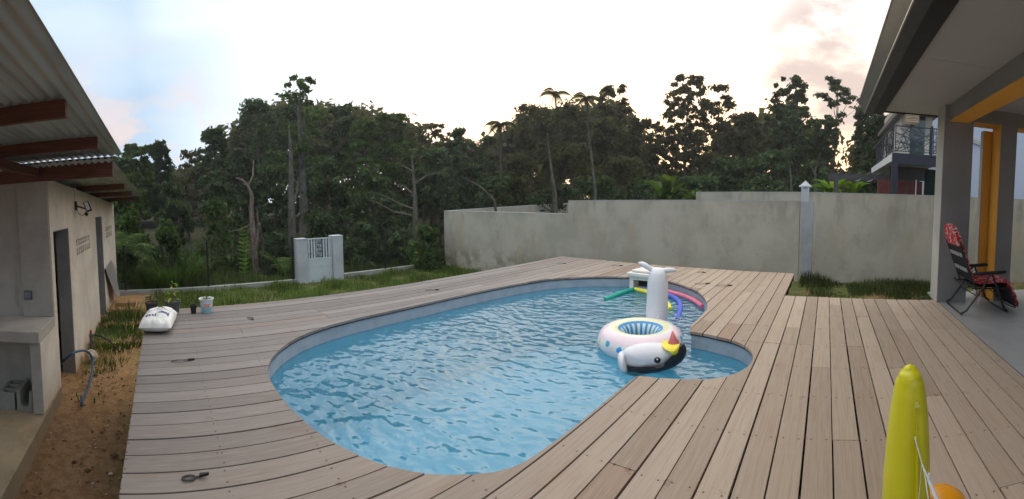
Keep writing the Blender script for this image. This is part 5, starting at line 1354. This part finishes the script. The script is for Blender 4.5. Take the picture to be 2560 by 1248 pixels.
# woodland far behind: one mass
cs, Rs = [], []
r = random.Random(5)
skyl = [(-100, 470), (285, 430), (420, 440), (470, 420), (560, 400), (600, 320), (640, 285), (700, 265), (800, 265), (880, 275), (1000, 300), (1040, 360), (1200, 368), (1290, 320), (1340, 285), (1460, 270), (1530, 265), (1590, 320), (1620, 420), (1670, 440), (1750, 440), (1790, 330), (1840, 300), (1900, 320), (1960, 270), (2040, 330), (2078, 440), (2128, 440), (2150, 350), (2200, 330), (2300, 320), (2700, 380)]
for k in range(1500):
    px = r.uniform(-80, 2680); yt = np.interp(px, [q[0] for q in skyl], [q[1] for q in skyl])
    rr_ = r.uniform(40, 52); y_ = yt+abs(r.gauss(0, 1))*60+6 if r.random() < .5 else r.uniform(yt+10, 520); p = PR(px, min(y_, 520), rr_); s = r.uniform(1.2, 2.6); cs.append(p); Rs.append((s, s, s*.55))
me = leafcloud('far_woodland', np.array([tuple(c) for c in cs]), np.array(Rs), 62, .50, 77, flat=.5); tag(link('far_woodland', me, 'leaf_warm'), 'dark mass of distant woodland closing the gaps between the nearer trees', 'woodland', kind='stuff')

# palms
def palm(label, px, ytop, r, fronds, L, bark='bark', tr=.10, lean=0., name='palm_tree', mat='leaf_warm', ybase=600):
    g0 = PR(px+lean, 600, r); z0 = gz(g0.x, g0.y); top = PR(px, ytop, r); t = thing(name, label, 'palm', (g0.x, g0.y, z0))
    tv = top-t.location; mb = MB(); mb.tube([Vector((0, 0, -.1)), Vector((tv.x*.2, tv.y*.2, tv.z*.35)), Vector((tv.x*.6, tv.y*.6, tv.z*.7)), tv], [tr*1.3, tr, tr*.9, tr*.6], 9); mb.build('trunk', bark, t)
    rr_ = random.Random(px)
    for k in range(fronds):
        a = 2*PI*(k+rr_.random()*.6)/fronds; up = rr_.uniform(.35, 1.1); mb = MB(); d = Vector((math.cos(a), math.sin(a), 0)); s_ = Vector((-d.y, d.x, 0)); n = 12; P = []
        for i in range(n+1): q = i/n; P.append(tv+d*L*q*.92+Vector((0, 0, L*(up*q-1.05*q*q))))
        mb.tube(P, [.03*(1-i/n)+.006 for i in range(n+1)], 4)
        for i in range(1, n+1):
            for e in (-1, 1):
                for f_ in (0, .5):
                    p = P[i]*(1-f_)+P[i-1]*f_; l = L*.36*math.sin(PI*(.15+.8*i/n)); tip = p+s_*e*l+d*l*.5+Vector((0, 0, -l*.45)); w_ = d*.075*L/2
                    mb._f((mb.bm.verts.new(p-w_), mb.bm.verts.new(p+w_), mb.bm.verts.new(tip+w_*.2), mb.bm.verts.new(tip-w_*.2)))
        mb.build('frond', mat, t, recalc=False)
    return t
palm('single short palm in the dip of the skyline', 1252, 312, 28, 8, 1.25)
palm('left of the two tall palms rising above the trees', 1388, 236, 34, 6, 1.5, 'bark', .10, lean=18)
palm('right of the two tall palms rising above the trees', 1466, 246, 34, 7, 1.5, 'bark', .10, lean=28)
# bare and pale trunks in front of the forest
def bare_tree(label, base, path, r, r0, branches, bark, name='bare_tree', cat='tree'):
    g0 = PR(base[0], base[1], r); z0 = gz(g0.x, g0.y); t = thing(name, label, cat, (g0.x, g0.y, z0))
    P = [Vector((0, 0, -.1))]+[PR(x, y, r)-t.location for x, y in path]; n = len(P); mb = MB()
    mb.tube(P, [r0*(1-.8*i/(n-1)) for i in range(n)], 8); mb.build('trunk', bark, t)
    for br in branches:
        Q = [PR(x, y, r+dr)-t.location for x, y, dr in br]; m_ = len(Q); mb = MB(); mb.tube(Q, [r0*.42*(1-.75*i/(m_-1)) for i in range(m_)], 6); mb.build('branch', bark, t)
    return t
bare_tree('broken dead tree with a reddish fork and pale curving limb left of the gate', (640, 655), [(636, 620), (632, 570), (628, 525), (630, 490), (620, 465), (606, 450), (590, 445)], 15.5, .12, [[(640, 620, 0), (646, 570, .2), (643, 525, .3), (641, 520, .3)], [(632, 560, 0), (600, 575, .3), (580, 578, .5)], [(620, 465, 0), (632, 440, 0), (634, 400, .3)], [(648, 560, 0), (660, 620, .4), (652, 660, .4)]], 'bark_red')
bare_tree('pale barked leafless tree with arching branches right of the gate', (1040, 560), [(1038, 530), (1038, 500), (1036, 470), (1034, 440), (1030, 400), (1034, 380)], 16.5, .11, [[(1040, 525, 0), (1000, 510, .4), (960, 490, .6), (925, 478, .8)], [(1037, 490, 0), (1010, 465, .3), (985, 460, .5)], [(1036, 460, 0), (1065, 440, .2), (1105, 430, .4)], [(1037, 540, 0), (985, 530, .3), (940, 505, .6), (920, 500, .8)], [(1034, 430, 0), (1018, 420, .2), (1000, 412, .4)]], 'bark_pale')
bare_tree('thick pale trunk below the tallest tree', (732, 620), [(730, 570), (728, 500), (728, 430), (726, 370), (722, 320)], 18, .20, [[(729, 520, 0), (742, 480, .3), (745, 440, .4)]], 'bark_pale', 'tree_trunk', 'tree trunk')
bare_tree('leaning pale trunk under the left tall palm', (1392, 520), [(1388, 490), (1380, 440), (1374, 390), (1368, 330)], 19, .11, [], 'bark_pale', 'tree_trunk', 'tree trunk')
bare_tree('slim pale trunk under the right tall palm', (1492, 520), [(1488, 480), (1482, 420), (1474, 350), (1468, 300)], 19, .09, [], 'bark_pale', 'tree_trunk', 'tree trunk')
bare_tree('thin dark trunk slanting behind the low wall', (1260, 530), [(1235, 500), (1205, 470), (1180, 455), (1150, 440)], 17, .07, [], 'bark', 'tree_trunk', 'tree trunk')
bare_tree('thin pale trunk near the pointed post', (2042, 520), [(2040, 480), (2038, 430), (2044, 400), (2052, 380)], 20, .07, [[(2039, 440, 0), (2026, 410, .2), (2018, 390, .3)]], 'bark_pale', 'tree_trunk', 'tree trunk')
bare_tree('pale trunk left of the pointed post', (1978, 520), [(1979, 480), (1976, 430), (1972, 400)], 21, .09, [], 'bark_pale', 'tree_trunk', 'tree trunk')

# bushes in front of the forest, beyond the fence
def bush(label, px, ytop, ybot, hw, r, var, mat, name='bush', leaf=.075, group=None, depth=.8):
    g0 = PR(px, 600, r); z0 = min(PR(px, ybot, r).z, gz(g0.x, g0.y)+.05) if ybot else gz(g0.x, g0.y); zt = PR(px, ytop, r).z; w_ = hw/F*r
    t = thing(name, label, 'bush', (g0.x, g0.y, gz(g0.x, g0.y)), 0, group)
    me, cc = crown('bush', int(px*3+ytop), w_, zt-z0, .10, mat, 1.5); o = link('foliage', me, None, t); o.location = (0, 0, z0-t.location.z); o.scale = (1, depth, 1)
    mb = MB(); rr_ = random.Random(px)
    for k in range(5): a = rr_.uniform(0, 6.28); mb.tube([(0, 0, -.05), (math.cos(a)*w_*.3, math.sin(a)*w_*.3, (zt-z0)*.4), (math.cos(a)*w_*.6, math.sin(a)*w_*.6, (zt-z0)*.75)], [.03, .02, .006], 5)
    mb.build('stem', 'bark', t)
bush('broad leafy bush right against the shed corner', 330, 505, 700, 62, 14.8, 1, 'leaf_mid')
bush('green bush with lighter tips right of the one at the shed', 420, 520, 720, 60, 14.4, 2, 'leaf_mid')
bush('large rounded green bush left of the broken tree', 535, 478, 660, 78, 15.5, 3, 'leaf_mid')
bush('low dark bush between the broken tree and the gate', 690, 560, 700, 52, 15, 1, 'leaf_dark')
bush('dark thicket filling in directly behind the gate', 800, 500, 700, 84, 16.5, 2, 'leaf_dark')
bush('dark bush right of the gate', 905, 540, 690, 62, 15.6, 3, 'leaf_dark')
bush('leaning bush with bright upper leaves beside the wall end', 1062, 548, 690, 62, 14.9, 1, 'leaf_mid')
bush('dim bush behind the post right of the gate', 985, 560, 690, 50, 15.8, 2, 'leaf_dark')
bush('low weeds bush at the foot of the wall end', 1085, 615, 700, 34, 14.6, 3, 'leaf_mid')
sw = ['beside the hanging palm fronds', 'behind the short arching grass', 'behind the young fronds', 'left of the feather shaped fern', 'under the broken dead tree', 'hidden half behind the left gate pillar', 'right beside the right gate pillar', 'left of the post right of the gate', 'right of the post right of the gate', 'against the end of the boundary wall']
for i, px in enumerate((300, 380, 470, 600, 650, 745, 860, 950, 1030, 1100)): bush('low dark scrub '+sw[i], px, 600+(i*37) % 30, 705, 52, 16.2, 1+i % 3, 'leaf_dark', 'scrub_bush', group='low dark scrub along the fence')
bush('green shrub showing above the long wall left of the rear wall', 1640, 452, 560, 46, 17, 2, 'leaf_mid')
bush('green shrub above the long wall next to the rear wall top', 1740, 455, 560, 44, 18, 3, 'leaf_mid')
# banana-like bright leaves
def fan(label, px, ybase, r, n, L, W, mat, name='broadleaf_plant', lean=1.0, cat='plant', seed=None):
    g0 = PR(px, 600, r); zb = PR(px, ybase, r).z; t = thing(name, label, cat, (g0.x, g0.y, gz(g0.x, g0.y))); z0 = zb-t.location.z; rr_ = random.Random(seed or px); mb = MB(); ms = MB()
    for k in range(n):
        a = rr_.uniform(0, 2*PI); up = rr_.uniform(.55, 1.35); l = L*rr_.uniform(.7, 1.1); d = Vector((math.cos(a), math.sin(a), 0)); s_ = Vector((-d.y, d.x, 0)); pr = None
        b0 = Vector((rr_.uniform(-.15, .15)*L, rr_.uniform(-.15, .15)*L, z0))
        for i in range(8):
            q = i/7; c = b0+d*l*q*.8*lean+Vector((0, 0, l*(up*q-.62*q*q))); w_ = W*math.sin(PI*(.10+.88*q))*.5
            A, B_, C2 = mb.bm.verts.new(c-s_*w_+Vector((0, 0, w_*.35))), mb.bm.verts.new(c), mb.bm.verts.new(c+s_*w_+Vector((0, 0, w_*.35)))
            if pr: mb._f((pr[0], pr[1], B_, A)); mb._f((pr[1], pr[2], C2, B_))
            pr = (A, B_, C2)
    ms.tube([(0, 0, -.05), (0, 0, z0)], .05, 6)
    mb.build('leaves', mat, t, recalc=False); ms.build('stem', 'bark', t)
fan('bright broad leaved plant above the long wall', 1668, 500, 15, 16, 1.3, .32, 'leaf_mid')
fan('vivid green broad leaved plant left under the pergola', 2072, 485, 16.5, 18, 1.1, .26, 'leaf_bright')
fan('vivid green broad leaved plant right under the pergola', 2128, 486, 17, 18, 1.1, .26, 'leaf_bright')
# feathery fronds by the fence
def frond_plant(label, px, ybase, r, n, L, mat, up=(.8, 1.6), name='fern_palm', spread=1., wid=.2):
    g0 = PR(px, 650, r); t = thing(name, label, 'plant', (g0.x, g0.y, gz(g0.x, g0.y))); rr_ = random.Random(px+1); z0 = max(0, PR(px, ybase, r).z-t.location.z)
    for k in range(n):
        mb = MB(); a = rr_.uniform(0, 2*PI); u_ = rr_.uniform(*up); d = Vector((math.cos(a), math.sin(a), 0)); s_ = Vector((-d.y, d.x, 0)); P = []; m_ = 14
        for i in range(m_+1): q = i/m_; P.append(Vector((0, 0, z0))+d*L*q*.7*spread+Vector((0, 0, L*(u_*q-.7*q*q*spread))))
        mb.tube(P, [.014*(1-i/m_)+.003 for i in range(m_+1)], 4)
        for i in range(2, m_+1):
            for e in (-1, 1):
                p = P[i]; l = L*wid*math.sin(PI*(.12+.85*i/m_)); tan = (P[i]-P[i-1]).normalized(); tip = p+s_*e*l+tan*l*.5+Vector((0, 0, -l*.2)); w_ = tan*.022*L
                mb._f((mb.bm.verts.new(p-w_), mb.bm.verts.new(p+w_), mb.bm.verts.new(tip+w_*.2), mb.bm.verts.new(tip-w_*.2)))
        mb.build('frond', mat, t, recalc=False)
frond_plant('palm fronds hanging beside the shed wall', 312, 640, 13.5, 10, 1.5, 'leaf_mid', up=(.5, 1.2), wid=.3)
frond_plant('upright bright fern shaped like a feather left of the gate', 609, 705, 13.4, 3, 1.3, 'leaf_bright', up=(1.5, 1.8), spread=.25, wid=.16)
frond_plant('arching green fronds just left of the gate', 712, 690, 13.8, 9, 1.15, 'leaf_mid', up=(.9, 1.5), wid=.25)
frond_plant('young fronds behind the fence post', 505, 720, 13.6, 6, .9, 'leaf_mid', up=(1.1, 1.6), spread=.6)
# grass
def blades(name, pts, hgt, wid, seed, mat, label=None, lean=.5):
    r = np.random.default_rng(seed); P = np.asarray(pts); n = len(P); a = r.uniform(0, 2*PI, n); hn_ = np.array([mno.noise(Vector((p[0]*1.3, p[1]*1.3, seed))) for p in P[:, :2]]) if n > 2000 else 0.; h = hgt*r.uniform(.35, 1.25, n)*np.clip(.85+1.3*hn_, .25, 1.9); l = h*lean*r.uniform(.1, 1.1, n)
    d = np.stack([np.cos(a), np.sin(a), np.zeros(n)], 1); s = np.stack([-np.sin(a), np.cos(a), np.zeros(n)], 1)*wid*.5
    up = np.array([0, 0, 1.])
    b0 = P-s; b1 = P+s; m1 = P+d*(l*.35)[:, None]+up*(h*.6)[:, None]; t_ = P+d*l[:, None]+up*(h*.95)[:, None]
    V = np.stack([b0, b1, m1+s*.7, m1-s*.7, t_], 1).reshape(-1, 3)
    i = np.arange(n)[:, None]*5
    F3 = np.concatenate([i+np.array([[0, 1, 2]]), i+np.array([[0, 2, 3]]), i+np.array([[3, 2, 4]])], 0)
    return np_mesh(name, V, F3)
r = np.random.default_rng(3)
def scatter(n, x0, x1, y0, y1, dens=None):
    x = r.uniform(x0, x1, n); y = r.uniform(y0, y1, n)
    if dens: k = np.array([dens(a, b) for a, b in zip(x, y)]) > r.random(n); x, y = x[k], y[k]
    return np.array([(a, b, gz(a, b)) for a, b in zip(x, y)])
nn = lambda a, b, s=.6: mno.noise(Vector((a*s, b*s, 0)))
lawn = scatter(52000, -12.35, -6.0, -.5, 9.6, lambda a, b: (.75+.5*nn(a, b))*(1 if b > 0 else max(0, 1+b*2)))
lw = link('lawn_grass', blades('lawn_grass', lawn, .17, .016, 4, 'grass'), 'grass'); tag(lw, 'long green lawn grass between the deck and the low kerb', 'grass', kind='stuff')
rt = scatter(24000, -.55, 3.6, 6.95, 9.66, lambda a, b: max(0, (-.05+1.6*nn(a+3, b, .9)))+(.45 if b > 9.1 else 0)*min(1, max(0, (a+.1)*.8)))
rt2 = scatter(3800, .5, 2.4, 8.4, 9.6, lambda a, b: max(0, .4+1.5*nn(a, b, 1.3))); rt2[:, 2] += 0
tag(link('rough_grass', blades('rough_grass', np.concatenate([rt, rt2]), .17, .015, 5, 'grass_dark'), 'grass_dark'), 'dark rough grass along the foot of the grey wall behind the deck', 'grass', kind='stuff')
fr_ = scatter(22000, -17.5, -12.6, -4, 10.5, lambda a, b: .5+.8*nn(a, b, .4))
tag(link('wild_grass', blades('wild_grass', fr_, .36, .018, 6, 'grass_mid'), 'grass_mid'), 'tall wild grass growing beyond the wire fence', 'grass', kind='stuff')
# clumps of coarse grass
def clump(label, x, y, rad, n, h, mat='leaf_mid', wid=.02, seed=1, name='grass_clump'):
    rr_ = np.random.default_rng(seed); a = rr_.uniform(0, 2*PI, n); q = rad*np.sqrt(rr_.random(n)); P = np.stack([q*np.cos(a), q*np.sin(a), np.zeros(n)], 1)
    t = link(name, blades(name, P, h, wid, seed, mat, lean=1.5), mat); t.location = (x, y, gz(x, y)); tag(t, label, 'grass clump')
clump('big tussock of grass by the shed wall past the football', -8.0, -1.0, .60, 420, .22, 'grass', .030, 3)
clump('tussock of tall grass between the tray and the tap', -9.2, -.9, .60, 420, .24, 'grass', .030, 4)
clump('thin grass tuft beside the football', -6.6, -1.15, .26, 80, .16, 'grass', .014, 5)
clump('sparse grass tuft in front of the tap', -7.1, -.9, .28, 90, .18, 'grass', .014, 6)
clump('tuft of dry grass beside the wooden tray', -9.9, -.9, .35, 200, .36, 'grass', .014, 7)
c = PR(430, 720, 13.6); clump('tall arching reed like grass behind the kerb', c.x, c.y, .75, 700, 1.15, 'leaf_mid', .03, 8)
c = PR(375, 720, 13.3); clump('shorter arching grass left of the reed like clump', c.x, c.y, .5, 300, .8, 'leaf_mid', .025, 9)

# stones, clods and low weeds on the bare soil by the shed
r = np.random.default_rng(21); n = 560; bmx = bmesh.new(); V9 = []; F9 = []
for k in range(n):
    x = r.uniform(-7.6, -2.0); y = r.uniform(-1.40, -.34) if x < -3.6 else r.uniform(-2.2, -.34); s9 = abs(r.normal(.007, .008))+.004; b9 = len(V9); z = gz(x, y)+s9*.3
    for q in ((1, 0, 0), (0, 1, 0), (-1, 0, 0), (0, -1, 0), (0, 0, 1), (0, 0, -1)):
        j9 = r.uniform(.6, 1.4, 3); V9.append((x+q[0]*s9*j9[0]+r.normal()*s9*.2, y+q[1]*s9*j9[1], z+q[2]*s9*.7*j9[2]))
    for a9, b_9, c9 in ((0, 1, 4), (1, 2, 4), (2, 3, 4), (3, 0, 4), (1, 0, 5), (2, 1, 5), (3, 2, 5), (0, 3, 5)): F9.append((b9+a9, b9+b_9, b9+c9))
m = Mat('clods', (.3, .2, .1), .9, .1); ir = m.island(); m.color(m.mix(m.mr(ir, .80, .84), m.mix(ir, (.10, .055, .035), (.36, .22, .12)), (.50, .46, .42))); MT['clod'] = m.m
tag(link('soil_clods', np_mesh('soil_clods', np.array(V9), np.array(F9)), 'clod'), 'small stones and crumbs of soil scattered on the bare ground by the shed', 'stones', kind='stuff')
wd_ = scatter(1500, -10.5, -5.4, -1.42, -.45, lambda a, b: max(0, -.05+1.6*nn(a, b, 1.1))); me = blades('w', wd_, .11, .028, 31, 'grass'); tag(link('low_weeds', me, 'grass'), 'low patchy weeds creeping over the soil beside the shed', 'weeds', kind='stuff')

# thin even volume added round everything to imitate the low contrast of lens flare
mb = MB(); mb.box((-165, -165, -3), (165, 165, 24)); hz = mb.build('flare_haze', None); hm = bpy.data.materials.new('flare_haze'); hm.use_nodes = True; hn = hm.node_tree; hn.nodes.clear()
ho = hn.nodes.new('ShaderNodeOutputMaterial'); hv = hn.nodes.new('ShaderNodeVolumePrincipled'); hv.inputs['Color'].default_value = (.95, .95, .93, 1); hv.inputs['Density'].default_value = .0012; hv.inputs['Anisotropy'].default_value = .45; hn.links.new(hv.outputs[0], ho.inputs['Volume'])
hz.data.materials.append(hm); tag(hz, 'thin added veil imitating lens flare over the garden and forest', 'flare_haze', kind='stuff'); hz.display_type = 'WIRE'
